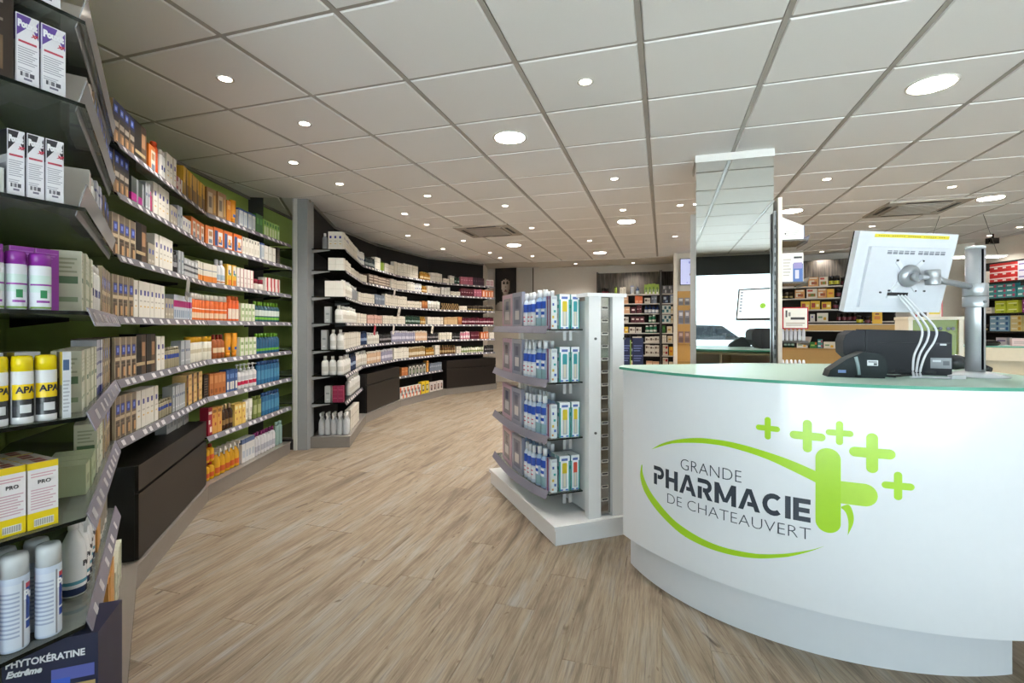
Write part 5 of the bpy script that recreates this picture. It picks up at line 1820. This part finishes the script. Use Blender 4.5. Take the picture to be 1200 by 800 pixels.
# handheld scanner and black leads
t = thing('scanner', 'black handheld scanner lying behind the aluminium pole', 'scanner', (2.07, 2.26, GZT))
m = MB()
m.tube([(-.10, 0, .045), (-.03, 0, .045), (.0, .005, .042), (.06, .01, .035)], [.032, .035, .03, .022], '#35363a', 'plastic', 14)
m.build('head', t)
m = MB()
m.tube([(.05, .012, .036), (.09, .0, .02), (.10, -.03, .012)], [.02, .018, .012], '#1c1d20', 'plastic', 12)
m.build('handle', t)
for k, pts in enumerate([[(1.40, 2.01, 0), (1.46, 2.0, 0), (1.53, 2.03, 0), (1.56, 2.0, 0)], [(1.50, 2.05, 0), (1.57, 2.02, 0), (1.64, 2.06, 0), (1.72, 2.08, 0)]]):
    m = MB()
    m.tube([(x, y, GZT + .005) for x, y, _ in pts], .0045, '#1f2023', 'plastic', 8)
    tag(m.build('cable'), ['black cable trailing from the reader across the glass', 'black cable lying along the foot of the printer'][k], 'cable')

# ---------------------------------------------------------------- mirror-clad column and the stands against it
def local_box(x, y, rot):
    return Matrix.Translation((x, y, 0)) @ Matrix.Rotation(rot, 4, 'Z')


col0 = Vector((1.40, 3.745))
t = thing('mirror_column', 'square column clad in mirrors behind the counter, white band on top', 'column', (*col0, 0), grot)
CWD, CDP = .531, .36
m = MB()
m.box(.006, CWD - .006, .006, CDP - .006, 0, CEIL - .003, '#c9c6c0', 'matte')
m.build('core', t)
m = MB()
m.box(0, CWD, -.001, .0055, 0.0, CEIL - .06, '#ffffff', 'mirror')
m.build('front_mirror', t)
for x0 in (0.0, CWD - .0055):
    m = MB()
    m.box(x0, x0 + .0055, .006, CDP - .006, 0.0, CEIL - .06, '#ffffff', 'mirror')
    m.build('side_mirror', t)
m = MB()
m.box(-.006, CWD + .006, -.008, CDP, CEIL - .058, CEIL - .003, '#ebe9e4', 'plastic')
m.build('top_band', t)

t = thing('display_stand', 'tall narrow cream-edged stand at the right side of the mirror column', 'display', (1.905, 3.50, 0), grot)
m = MB()
m.box(-.012, .014, 0, .34, 0, 2.17, '#e4ddd0', 'plastic')
m.build('end_panel', t)
m = MB()
m.box(-.036, -.020, .02, .06, 0, 2.08, '#8b8d8c', 'metal')
up = m.build('slotted_upright', t)
for k in range(26):
    m = MB()
    m.box(-.032, -.024, .0185, .0195, .3 + k * .066, .33 + k * .066, '#3a3c3c', 'matte')
    m.build('slot', up)
for z, dd in ((1.872, .16), (1.572, .155), (1.15, .17), (.93, .17), (.62, .17), (.35, .17)):
    m = MB()
    m.box(.0145, .0145 + dd, .02, .32, z - .012, z, '#5a5854', 'plastic')
    m.build('shelf', t)
    m = MB()
    m.face([(.0145 + dd + .001, .02, z - .03), (.0145 + dd + .001, .32, z - .03), (.0145 + dd + .02, .32, z + .03), (.0145 + dd + .02, .02, z + .03)], '#d6d0c6', 'plastic')
    m.face([(.0145 + dd + .002, .02, z - .03), (.0145 + dd + .021, .02, z + .03), (.0145 + dd + .021, .32, z + .03), (.0145 + dd + .002, .32, z - .03)], '#d6d0c6', 'plastic')
    m.build('price_rail', t)
SB = local_box(1.905, 3.50, grot)


def on_stand(x, y, z):
    return SB @ Vector((x, y, z))


m = MB()
extr(m, [(0, 0), (.14, 0), (.14, .095), (.0, .165)], 0, .2, '#e8e6e2', 'card')
m.box(.1402, .1432, .0, .2, .0, .095, '#2f6cb4', 'card')
m.box(.02, .12, -.0008, -.0002, .03, .07, '#e8e6e2', 'card', lines(.05, .95, .05, .95, 3, '#a8a6a4') + [(0, .08, .2, .5, '#2b2b2e')])
o = m.build('nebuliser_box', None, on_stand(.018, .04, 1.8735), grot)
tag(o, 'white sloping box with blue end, top shelf of the stand beside the mirror', 'box')
bx('oily', 'care_box', 'x', .138, .12, .205, '#e3e0da', [(.52, .98, 0, .62, '#4a6aa8'), (.55, .95, .45, .66, '#8f86b8'), (.62, .8, .1, .4, '#c9c6d8'), (.56, .94, .8, .87, '#2a2a2e')] + lines(.06, .44, .2, .85, 6, '#b9b4ac'))
o = put('oily', on_stand(.088, .10, 1.5735), grot)
tag(o, 'white and blue care box, second shelf of the stand beside the mirror', 'box')
t = thing('promotion_sign', 'white promotion sign with red frame on the stand beside the mirror', 'sign', on_stand(.10, .015, 1.235), grot)
m = MB()
m.box(-.082, .082, 0, .004, 0, .155, '#b3212b', 'plastic')
bevel(m.build('frame', t), .01)
m = MB()
m.box(-.074, .074, -.0015, -.0002, .008, .147, '#e8e1d6', 'card', lines(.3, .9, .42, .6, 1, '#3a3634', .3) + lines(.1, .9, .12, .32, 2, '#a08a80') + [(.08, .16, .55, .9, '#4a4440'), (.2, .3, .6, .8, '#8a847c')])
m.build('card', t)
for row, z in enumerate((1.1515, .9315)):
    for k in range(6):
        m = MB()
        m.lathe([(.010, 0), (.012, .012), (.0125, .06), (.009, .08), (.004, .085)], 8, '#e9e9ec', 'plastic', ey=.7)
        o = m.build('sachet', None, on_stand(.028 + k * .0265, .05, z))
        tag(o, '%s white sachet from left, %s row on the stand beside the mirror' % (ORD[k], ('upper', 'lower')[row]), 'sachet', 'white sachets')
t = thing('display_stand', 'slim white upright stand at the left side of the mirror column', 'display', (1.475, 4.03, 0), grot)
m = MB()
m.box(-.014, .014, 0, .03, 0, 2.17, '#e2dfd8', 'plastic')
m.build('upright', t)
for z in (.35, .75, 1.1, 1.4, 1.7):
    m = MB()
    m.box(-.012, .012, .031, .2, z - .008, z, '#ffffff', 'shelf_glass')
    m.build('shelf', t)

# ---------------------------------------------------------------- far wall
def on_back(u, off=0.02):
    """A place on the far wall line for photo column u."""
    r = (u - CX) / F
    k = BACK_L.dot(GY) - off
    y = k / (r * GY.x + GY.y)
    return Vector((r * y, y))


def face_raster(nx, nz, fn, w, h, name, mt='card'):
    m = MB()
    for i in range(nx):
        for j in range(nz):
            x0, x1, z0, z1 = i / nx, (i + 1) / nx, j / nz, (j + 1) / nz
            m.face([((x0 - .5) * w, 0, z0 * h), ((x1 - .5) * w, 0, z0 * h), ((x1 - .5) * w, 0, z1 * h), ((x0 - .5) * w, 0, z1 * h)], fn((x0 + x1) / 2, (z0 + z1) / 2), mt)
    return m


def ell(x, z, cx, cz, rx, rz):
    return ((x - cx) / rx) ** 2 + ((z - cz) / rz) ** 2 < 1


def blend(a, b, t):
    a, b, t = lin(a), lin(b), min(1, max(0, t))
    return tuple(a[k] + (b[k] - a[k]) * t for k in range(3))


def portrait(x, z):
    c = '#16120f'
    if ell(x, z, .5, .66, .40, .34):
        c = blend('#2e241e', '#17120f', abs(x - .4) * 3)
    if ell(x, z, .5, .30, .13, .20):
        c = blend('#9a8676', '#5a4a40', x * 2 - .6)
    if ell(x, z, .5, .02, .55, .20):
        c = blend('#d6cabd', '#6a5c50', abs(x - .45) * 2)
    if ell(x, z, .5, .58, .20, .235):
        c = blend('#dccbbc', '#8a7464', (x - .40) * 3.2 + abs(z - .58))
        for ex in (.415, .585):
            if ell(x, z, ex, .625, .052, .02):
                c = '#2a1f1a'
            if ell(x, z, ex, .672, .07, .010):
                c = '#54443a'
        if ell(x, z, .51, .535, .028, .014):
            c = '#8f7868'
        if ell(x, z, .5, .445, .07, .020):
            c = '#7d4a45'
    if ell(x, z, .30, .80, .22, .12) or ell(x, z, .70, .80, .22, .12):
        c = '#221a16'
    return c


pq = on_back(592.5, .05)
t = thing('poster', 'dark portrait poster of a woman on the far wall', 'poster', (*pq, 1.62), facing(-GY))
m = MB()
m.box(-.25, .25, .002, .02, 0, 1.0, '#15120f', 'plastic')
m.build('board', t)
face_raster(30, 40, portrait, .49, .98, 'print').move(Matrix.Translation((0, 0, .01))).build('print', t)
pq = on_back(615, .04)
t = thing('wall_panel', 'plain taupe wall panel with dark edge right of the poster', 'panel', (*pq, 1.2), facing(-GY))
m = MB()
m.box(-.2, .18, 0, .02, 0, 1.36, '#b3aba0', 'matte')
m.build('board', t)
m = MB()
m.box(.181, .20, -.004, .02, 0, 1.37, '#4a4038', 'plastic')
m.build('edge_strip', t)


def wood_mat():
    m = D.materials.new('grey_barn_wood')
    m.use_nodes = True
    nt = m.node_tree
    b = nt.nodes['Principled BSDF']
    tc = nt.nodes.new('ShaderNodeTexCoord')
    mp = nt.nodes.new('ShaderNodeMapping')
    mp.inputs['Scale'].default_value = (14, 14, 1.2)
    nz = nt.nodes.new('ShaderNodeTexNoise')
    nz.inputs['Scale'].default_value = 3
    nz.inputs['Detail'].default_value = 6
    r = nt.nodes.new('ShaderNodeValToRGB')
    r.color_ramp.elements[0].position = .35
    r.color_ramp.elements[0].color = (*lin('#2a2420'), 1)
    r.color_ramp.elements[1].position = .68
    r.color_ramp.elements[1].color = (*lin('#655d53'), 1)
    nt.links.new(tc.outputs['Object'], mp.inputs[0])
    nt.links.new(mp.outputs[0], nz.inputs['Vector'])
    nt.links.new(nz.outputs[0], r.inputs[0])
    nt.links.new(r.outputs[0], b.inputs['Base Color'])
    b.inputs['Roughness'].default_value = .7
    MATS['grey_barn_wood'] = m


wood_mat()


def wall_unit(label, path, depth, zs, top, head_z, side_col='#3f3831', shelf_col='#d8d2c8', back_col='#2a2521', wood=True, mids=(), z0=0.0):
    """Free-standing shelving along a straight front line: boards behind, sides, shelves, plank header."""
    a, b = path.p[0], path.p[-1]
    d = (b - a).normalized()
    L = (b - a).length
    t = thing('pharmacy_shelving', label, 'shelving', (*a, 0), math.atan2(d.y, d.x))
    m = MB()
    m.box(0.0, L, depth - .02, depth, z0, head_z, back_col, 'matte')
    m.build('back_panel', t)
    if wood:
        n = int(L / .14)
        for k in range(n):
            m = MB()
            m.box(L * k / n + .002, L * (k + 1) / n - .002, depth - .05, depth - .021 + .004 * (k % 3), zs[0] + .01, head_z, '#ffffff', 'grey_barn_wood')
            m.build('plank', t)
    for x in [0.0] + list(mids) + [L - .02]:
        m = MB()
        m.box(x, x + .02, .02, depth - .051, z0, zs[0] if x in mids else head_z, side_col if x not in mids else back_col, 'plastic')
        m.build('side_panel', t)
    for z in zs:
        m = MB()
        m.box(.021, L - .021, .0, depth - .051, z - .02, z, shelf_col, 'plastic')
        m.build('shelf', t)
    return t


def at_b(u, k):
    r = (u - CX) / F
    y = k / (r * GY.x + GY.y)
    return Vector((r * y, y))


bp1 = Path([at_b(699, 10.3), at_b(774, 10.3)])
bp2 = Path([at_b(774.6, 10.3), at_b(790, 10.3)])
BZ = [1.917, 1.727, 1.527, 1.337, 1.13, .938, .678, .42]
wall_unit('far-wall medicine shelving under grey barn-wood boards', bp1, .33, BZ, 2.39, 2.39)
wall_unit('narrow far-wall shelving of patterned boxes beside the screen pillar', bp2, .33, BZ, 2.39, 2.39)
FW = '%s shelf down, far wall'
FN = '%s shelf down, narrow far-wall unit'
rows1 = [[(705, 713, 'dkSup'), (719, 723.5, 'grnY'), (726, 733.5, 'crm'), (738, 743.5, 'blW'), (744, 750, 'nvWh'), (755, 772.5, 'lime')],
         [(728, 737, 'peach'), (744, 753, 'ora'), (755, 762, 'wht'), (763, 770, 'greyBl')],
         [(727, 738, 'peach'), (739, 745, 'wine'), (746, 752, 'burg'), (755, 772.5, 'nvWh')],
         [(729, 737, 'wht'), (739, 755, 'wine'), (760, 768.5, 'grnWh')],
         [(728, 736, 'yel2'), (737, 752, 'wht'), (756, 770, 'grnWh')],
         [(727, 740, 'dkSup'), (741, 752, 'wht'), (756, 772.5, 'wht')],
         [(727, 752, 'navyS'), (756, 772.5, 'wht', 1, 2, .88)],
         [(727, 752, 'whRd'), (757, 772.5, 'peach')]]
rows2 = [[(776, 789, 'diam')], [(776, 784.5, 'navyS'), (785, 789, 'blW')], [(776, 786, 'tealS', 1, 1, 1.1), (786.3, 789, 'cre2')], [(776, 786, 'tealS', 1, 1, 1.1), (786.3, 789, 'cre2')],
         [(776, 780, 'grnD', 1, 1, .8), (780.5, 789, 'cre2')], [(776, 781, 'crmT', 1, 1, .8), (781.5, 789, 'cre2')], [(776, 783.5, 'whRd', 1, 2, .8), (784, 789, 'yelO')], [(776, 783.5, 'whRd', 1, 2, .8), (784, 789, 'cre2')]]
for k in range(8):
    nm = (names + ['lowest'])[k]
    stock(bp1, BZ[k], FW % nm, rows1[k], back=.02, hmul=1.15, hvar=.06)
    stock(bp2, BZ[k], FN % nm, rows2[k], back=.02, hmul=1.1)

# pillar with the information screen and a wooden niche
pp = at_b(789.5, 9.17)
t = thing('screen_pillar', 'cream pillar with wooden niche shelves below an information screen', 'pillar', (*pp, 0), grot)
m = MB()
m.box(.0, .46, .02, .36, 0, CEIL - .003, '#ddd5c6', 'matte')
m.build('body', t)
for x0 in (0, .40):
    m = MB()
    m.box(x0, x0 + .06, -.03, .019, 0, CEIL - .003, '#e0d8c9', 'matte')
    m.build('frame_side', t)
m = MB()
m.box(.061, .399, .008, .0195, .1, 1.88, '#c99a4e', 'plastic')
m.build('wooden_back', t)
for z in (1.63, 1.30, .97, .66):
    m = MB()
    m.box(.062, .398, -.028, .0075, z - .012, z, '#d6a85c', 'plastic')
    m.build('shelf', t)
t = thing('information_screen', 'small flat information screen on the cream pillar', 'screen', (*(pp + GX * .21 - GY * .05), 1.98), grot)
m = MB()
m.box(-.105, .155, 0, .018, 0, .47, '#1d1f26', 'plastic')
m.build('casing', t)
m = MB()
m.box(-.095, .145, -.0012, -.0002, .012, .458, '#b9bfe6', 'screen', [(.55, .95, .82, .9, '#7f86c4')] + [(.65, .78, .72 - k * .11, .76 - k * .11, '#5f68b4') for k in range(4)] + [(.4, .5, .06, .09, '#6a70b0')])
m.build('display', t)
for k, (z, key) in enumerate(((1.63, 'diam'), (1.30, 'grnWh'), (.97, 'pur'))):
    for q in range(3):
        p = pp + GX * (.12 + .105 * q) - GY * .0
        bx('nch%d' % k, 'care_pack', 'x', .085, .026, (.13, .24, .2)[k], ('#8a8580', '#8d8a90', '#8a6a5e')[k], [(.2, .8, .6, .85, ('#d0ccc6', '#d9d4d4', '#c9a898')[k]), (.1, .9, .1, .45, ('#5a5654', '#6a6870', '#6f5248')[k])])
        o = put('nch%d' % k, (*(p - GY * .0125), z + .001), grot)
        tag(o, '%s %s pack, %s niche shelf under the information screen' % (('left', 'middle', 'right')[q], ('low grey', 'tall grey-white', 'brownish')[k], ('upper', 'middle', 'lower')[k]), 'package', 'packs in the pillar niche')

# ---------------------------------------------------------------- right side of the room
rp = Path([(4.55, 8.86), (6.08, 7.80)])
RZ = [1.945, 1.745, 1.55, 1.345]
wall_unit('right-hand food shelving with white-edged shelves under barn-wood boards', rp, .34, RZ, 2.4, 2.42)
names_r = ['top', 'second', 'third', 'fourth']
rr = [[(913, 930, 'crmLow'), (931, 946, 'yel2'), (947, 959, 'food'), (960, 970, 'food2'), (971, 984, 'ylBk'), (985, 1000, 'dkSup')],
      [(913, 929, 'dkJar'), (930, 944, 'food'), (945, 957.5, 'food2'), (958, 968.5, 'food'), (969, 977.5, 'yelO', 1, 1, .78), (979, 1000, 'dkSup')],
      [(938, 961, 'yel2', 1, 1, 1.2), (962, 974.5, 'yel2'), (975.5, 990, 'dkSup'), (991, 1006, 'ylBk')],
      [(938, 947, 'whG'), (948, 956, 'whBs'), (957, 970.5, 'whYl', 1, 1, 1.2), (980, 1006, 'dkSup')]]
for k in range(4):
    stock(rp, RZ[k], '%s shelf down, right food shelving' % names_r[k], rr[k], back=.02, hmul=1.2, hvar=.04)
d = (rp.p[1] - rp.p[0]).normalized()
n = Vector((d.y, -d.x))
rot = math.atan2(d.y, d.x)
t = thing('wooden_counter_unit', 'pale wooden ledge unit below the right food shelving', 'counter', (*(rp.p[0] + n * .30), 0), rot)
L = rp.len
m = MB()
m.box(0, L, 0, .28, 0, .87, '#c9a468', 'plastic')
m.build('body', t)
m = MB()
m.box(-.01, L, -.03, .28, .8715, .897, '#b9955c', 'plastic')
m.build('ledge', t)
m = MB()
m.box(.1, L, .13, .28, 1.19, 1.285, '#c9a25c', 'plastic')
m.build('wooden_fascia', t)
for z in (1.176, 1.2865):
    m = MB()
    m.box(.08, L, .12, .28, z, z + .013, '#e0d9ca', 'plastic')
    m.build('fascia_rail', t)
for x in (.08, L - .02):
    m = MB()
    m.box(x, x + .019, .12, .28, .898, 1.175, '#e0d9ca', 'plastic')
    m.build('post', t)
lp = Path([rp.p[0] + n * .30, rp.p[1] + n * .30])
stock(lp, .897, 'wooden ledge at the right', [(918, 931, 'dkGrn'), (932, 948, 'whYl'), (949, 957, 'grnO'), (958, 964, 'teal', 1, 2), (965, 979, 'whYl', 1, 1, 1.1), (980, 1000, 'bluB', 1, 2), (1002, 1012, 'whBl')], back=.01)
lp2 = Path([rp.p[0] + n * .17, rp.p[1] + n * .17])
stock(lp2, 1.30, 'above the wooden fascia at the right', [(1003, 1012, 'ylBk'), (1013, 1021, 'dkSup')], back=.0)
bx('bagD', 'snack_bag', 'dark snack bag with white print', .14, .05, .2, '#3a2f22', [(.1, .9, .1, .4, '#5a7a2a'), (.2, .8, .55, .75, '#c9b9a0')], cat='bag', mt='plastic')
bx('bagY', 'snack_bag', 'bright yellow snack bag', .14, .05, .22, '#e8b62a', [(.2, .8, .3, .55, '#d9862a'), (.3, .7, .65, .75, '#8a4a2a')], cat='bag', mt='plastic')
stock(lp2, 1.30, 'hanging row right of the dark jars', [(1022, 1034, 'bagY')], back=.0)

# cream display with a green panel, behind the printer
t = thing('sunglasses_display', 'cream display frame with green panel behind the printer', 'display', (3.72, 4.62, 0), math.radians(-14))
for x in (0, .40):
    m = MB()
    m.box(x, x + .035, 0, .25, 0, 1.315, '#e3dac3', 'plastic')
    m.build('post', t)
m = MB()
m.box(-.005, .44, -.005, .255, 1.316, 1.345, '#e3dac3', 'plastic')
m.build('top', t)
m = MB()
m.box(.036, .399, .02, .04, .1, 1.315, '#7d9132', 'plastic')
m.build('green_panel', t)
m = MB()
m.box(.0, .435, -.12, -.001, 0, .55, '#e3dac3', 'plastic')
m.build('plinth', t)
for k in range(2):
    g = thing('sunglasses', ('left', 'right')[k] + ' pair of dark sunglasses hung on the green panel', 'sunglasses', (0, 0, 0))
    M_ = Matrix.Translation((3.72, 4.62, 0)) @ Matrix.Rotation(math.radians(-14), 4, 'Z')
    g.location = M_ @ Vector((.24 + k * .1, .012, 1.235))
    g.rotation_euler = (0, 0, math.radians(-14))
    for q in (-1, 1):
        m = MB()
        m.tube([(q * .019, -.004, 0), (q * .019, -.001, 0)], .016, '#1a1715', 'lacquer', 12)
        m.build('lens', g)
    m = MB()
    m.tube([(-.006, -.002, .006), (.006, -.002, .006)], .003, '#1a1715', 'plastic', 6)
    m.build('bridge', g)
t = thing('promotion_sign', 'white sign with red frame and yellow spot behind the monitor cables', 'sign', (4.40, 5.20, 1.29), math.radians(-20))
m = MB()
m.box(-.11, .12, 0, .006, 0, .26, '#b3212b', 'plastic')
m.build('frame', t)
m = MB()
m.box(-.10, .108, -.0015, -.0002, .01, .25, '#e8dcd0', 'card', [(.1, .4, .2, .5, '#3a2c28'), (.5, .95, .35, .6, '#d9c03a'), (.6, .8, .6, .75, '#3a2c28'), (.3, .5, .6, .8, '#b8505a')])
m.build('card', t)
m = MB()
m.tube([(0, .003, -1.289), (0, .003, -.001)], .012, '#8a8a8a', 'metal', 8)
m.build('stand_pole', t)
m = MB()
m.lathe([(.12, -1.29), (.12, -1.28), (.02, -1.275)], 20, '#6a6a6a', 'metal')
m.build('foot', t)

# cream service counter with a glass top, and red/teal medicine shelving behind it
sc = [Vector((4.95, 6.25)), Vector((5.84, 5.57)), Vector((6.75, 5.30)), Vector((6.75, 5.95)), Vector((6.05, 6.15)), Vector((5.25, 6.75))]
so = sc[0]
t = thing('service_counter', 'cream service counter with green glass top beyond the pole', 'counter', (*so, 0))


def cent(k, pts):
    c = sum(pts, Vector((0, 0))) / len(pts)
    return [c + (p - c) * k - so for p in pts]


m = MB()
m.prism(cent(.98, sc), 0.0, .70, '#dccfb2', 'plastic')
m.build('body', t)
m = MB()
m.prism(cent(.98, sc), .86, 1.012, '#dccfb2', 'plastic')
m.build('upper_body', t)
m = MB()
m.prism(cent(.86, sc), .701, .859, '#cdbf9f', 'plastic')
m.build('recess', t)
m = MB()
m.prism(cent(1.0, sc), 1.013, 1.027, '#ffffff', 'counter_glass', 'counter_glass_edge')
m.build('glass_top', t)
mp_ = Path([(6.83, 7.42), (6.83, 5.75)])
MZ = [1.885, 1.655, 1.445, 1.19, .93]
wall_unit('right-wall medicine shelving with red and teal boxes, black header', mp_, .30, MZ, 2.2, 2.2, side_col='#24211f', shelf_col='#34302c', back_col='#1c1a19', wood=False)
m_rows = [[(1140, 1153, 'crmLow', 1, 2), (1158, 1188, 'redB', 1, 3), (1189, 1205, 'whLv', 1, 3)],
          [(1140, 1150, 'crmLow', 1, 2), (1156, 1188, 'teal', 1, 3, .88), (1190, 1210, 'teal', 1, 2)],
          [(1142, 1160, 'crmLow', 1, 1), (1163, 1192, 'limeB', 1, 2), (1193, 1212, 'magB', 1, 2)],
          [(1142, 1155, 'dkJar'), (1158, 1180, 'bluB', 1, 3, .95), (1181, 1212, 'crmY', 1, 3, .95)],
          [(1142, 1160, 'crmLow'), (1163, 1180, 'whLv', 1, 2), (1182, 1212, 'bluB', 1, 2)]]
for k in range(5):
    stock(mp_, MZ[k], '%s shelf down, right-wall medicine shelving' % (names_r + ['fifth'])[k], m_rows[k], back=.02)
t = thing('counter_pouch', 'black pouch lying on the cream service counter', 'pouch', (5.66, 5.87, 1.0275))
m = MB()
m.lathe([(.09, 0), (.12, .02), (.11, .05), (.05, .07)], 16, '#1d1b1b', 'plastic', ex=1.3, ey=.6)
m.build('body', t)
for k, (x, y, lb, cols) in enumerate(((5.30, 6.28, 'white carton at the left end of the cream counter', '#dcd6ce'), (5.98, 5.78, 'pale pink carton on the cream counter beside the pouch', '#cfb4b0'))):
    m = MB()
    m.box(-.09, .09, -.05, .05, 0, .15 if k == 0 else .09, cols, 'card', lines(.1, .9, .3, .7, 2, '#9a8f8a'))
    tag(m.build('carton', None, (x, y, 1.0275), math.radians(-35)), lb, 'box')

# pendant light and the ceiling camera
t = thing('pendant_light', 'slim suspended bar light on thin wires at the right', 'pendant lamp', (5.22, 5.75, 2.06), math.radians(-9))
m = MB()
m.box(-.42, .46, -.06, .06, .0, .02, '#d9d6cf', 'plastic')
m.build('housing', t)
m = MB()
m.box(-.40, .44, -.05, .05, -.004, -.0005, '#ffffff', 'lamp_bar')
m.build('diffuser', t)
for x, x2 in ((.40, .25), (-.36, -.2)):
    m = MB()
    m.tube([(x, 0, .02), (x2, 0, CEIL - 2.06)], .0025, '#6a655e', 'metal', 6)
    m.build('wire', t)
t = thing('security_camera', 'small black security camera under the ceiling at the right', 'camera', (6.74, 6.9, CEIL))
m = MB()
m.tube([(0, 0, -.001), (0, 0, -.06)], .012, '#2a2826', 'plastic', 8)
m.build('mount', t)
m = MB()
m.box(-.07, .05, -.04, .04, -.14, -.0605, '#1d1b1a', 'plastic')
bevel(m.build('housing', t), .01)
m = MB()
m.tube([(-.0705, 0, -.10), (-.078, 0, -.10)], .022, '#0d0d0f', 'lacquer', 12)
m.build('lens', t)

# navy display boards behind the gondola
for k in range(2):
    t = thing('display_board', ('left', 'right')[k] + ' navy display board with pale print behind the white gondola', 'board', (1.155 + .115 * k, 5.0 - .035 * k, 0), math.radians(-6 + 3 * k))
    m = MB()
    m.box(-.053, .053, 0, .012, .02, 1.14, '#232c54', 'card', [r for q in range(3) for r in lines(.1, .9, .70 + q * .09, .765 + q * .09, 3, '#6f7cb0')] + [(.9, 1, .6, .98, ('#8fb23a', '#232c54')[k])])
    m.build('panel', t)
    m = MB()
    m.box(-.05, .05, -.05, .16, 0, .018, '#3a3c44', 'plastic')
    m.build('foot', t)

# small tickets hanging from the shelf edges
for (u, path, z, col, lb) in ((216, gf, ZS[2], '#8f8d88', 'striped grey shelf ticket hanging below the third green-wall shelf'),
                              (461, bf, ZS[1], '#c9c2b6', 'white shelf ticket hanging below the second black-wall shelf'),
                              (467, bf, ZS[2], '#c9c2b6', 'cream shelf ticket hanging below the third black-wall shelf'),
                              (438, bf, ZS[3], '#a3203a', 'red shelf ticket hanging below the fourth black-wall shelf'),
                              (460, bf, ZS[3], '#d6d0c4', 'white shelf ticket hanging below the fourth black-wall shelf'),
                              (506, bf, ZS[3], '#d9d3c2', 'pale shelf ticket at the middle of the fourth black-wall shelf')):
    p, nr = path.at(path.s_of(u))
    q = p + nr * .024
    m = MB()
    m.box(-.03, .03, 0, .002, -.14, 0, col, 'card', [(0, 1, .2, .4, '#5a5a58')] if 'striped' in lb else [(.2, .8, .3, .5, '#8a7f74')])
    o = m.build('shelf_ticket', None, (q.x, q.y, z - .02), facing(nr))
    o.rotation_euler = (0, math.radians(18), facing(nr))
    tag(o, lb, 'price ticket', 'hanging shelf tickets')

# ---------------------------------------------------------------- labels of all stocked goods
clusters = {}
for r in PRODUCTS:
    clusters.setdefault(r['c'], r['L']['look'])


def ordinal(i):
    return ORD[i] if i < len(ORD) else '%dth' % (i + 1)


rowseq = {}
for r in PRODUCTS:
    if r['c'] not in rowseq.setdefault(r['row'], []):
        rowseq[r['row']].append(r['c'])
used = {}
for r in PRODUCTS:
    look, row, n = r['L']['look'], r['row'], r['n']
    seq = rowseq[row]
    ix = seq.index(r['c'])
    same = [c for c in seq if clusters[c] == look]
    short = ' '.join(clusters[seq[ix - 1]].split()[:3]) if ix else None
    pre = []
    if r['deep'] > 1 and r['r']:
        pre.append('%s-row' % ORD[r['r']])
    if r['high'] > 1:
        pre.append(('lower', 'upper' if r['high'] == 2 else 'middle', 'top')[r['k']])
    num = 1 + r['i'] + sum(next(q['n'] for q in PRODUCTS if q['c'] == c) for c in same[:same.index(r['c'])])
    tot = sum(next(q['n'] for q in PRODUCTS if q['c'] == c) for c in same)
    if tot > 1:
        lab = '%s%s %s from left, %s' % ((' '.join(pre) + ' ') if pre else '', ordinal(num - 1), look, row)
    else:
        lab = '%s%s, %s' % ((' '.join(pre) + ' ') if pre else '', look, row)
        if lab in used or len(lab.split()) < 6:
            lab = lab
    used[lab] = used.get(lab, 0) + 1
    r['o']['label'] = lab
    if len(lab.split()) > 16:
        print('LONG', len(lab.split()), lab)
    r['o']['category'] = r['L']['cat']
    r['o']['group'] = '%s, %s' % (r['L']['name'].replace('_', ' '), row)

# ---------------------------------------------------------------- across the street, seen in the column's mirror
t = thing('car', 'pale parked car outside the shop windows, seen in the mirror', 'car', (*(GY * -7.0 + GX * 0.9), -.02), grot)
m = MB()
extr(m, [(-2.0, .25), (2.0, .25), (2.1, .55), (2.0, .78), (1.25, .88), (.65, 1.38), (-.9, 1.42), (-1.6, .95), (-2.05, .85), (-2.1, .5)], -.85, .85, '#b9bcc0', 'lacquer')
bevel(m.build('body', t), .05, 2)
for y in (-.858, .852):
    m = MB()
    extr(m, [(-1.35, .93), (1.1, .93), (.6, 1.3), (-.85, 1.34)], y, y + .006, '#22262a', 'lacquer')
    m.build('side_window', t)
for x in (-1.3, 1.3):
    for y in (-.87, .75):
        m = MB()
        m.tube([(x, y, .32), (x, y + .12, .32)], .31, '#1c1c1e', 'plastic', 20)
        w = m.build('wheel', t)
        m = MB()
        m.tube([(x, y - .006 if y < 0 else y + .126, .32), (x, y - .001 if y < 0 else y + .121, .32)], .19, '#a5a8ac', 'metal', 16)
        m.build('hub_cap', w)
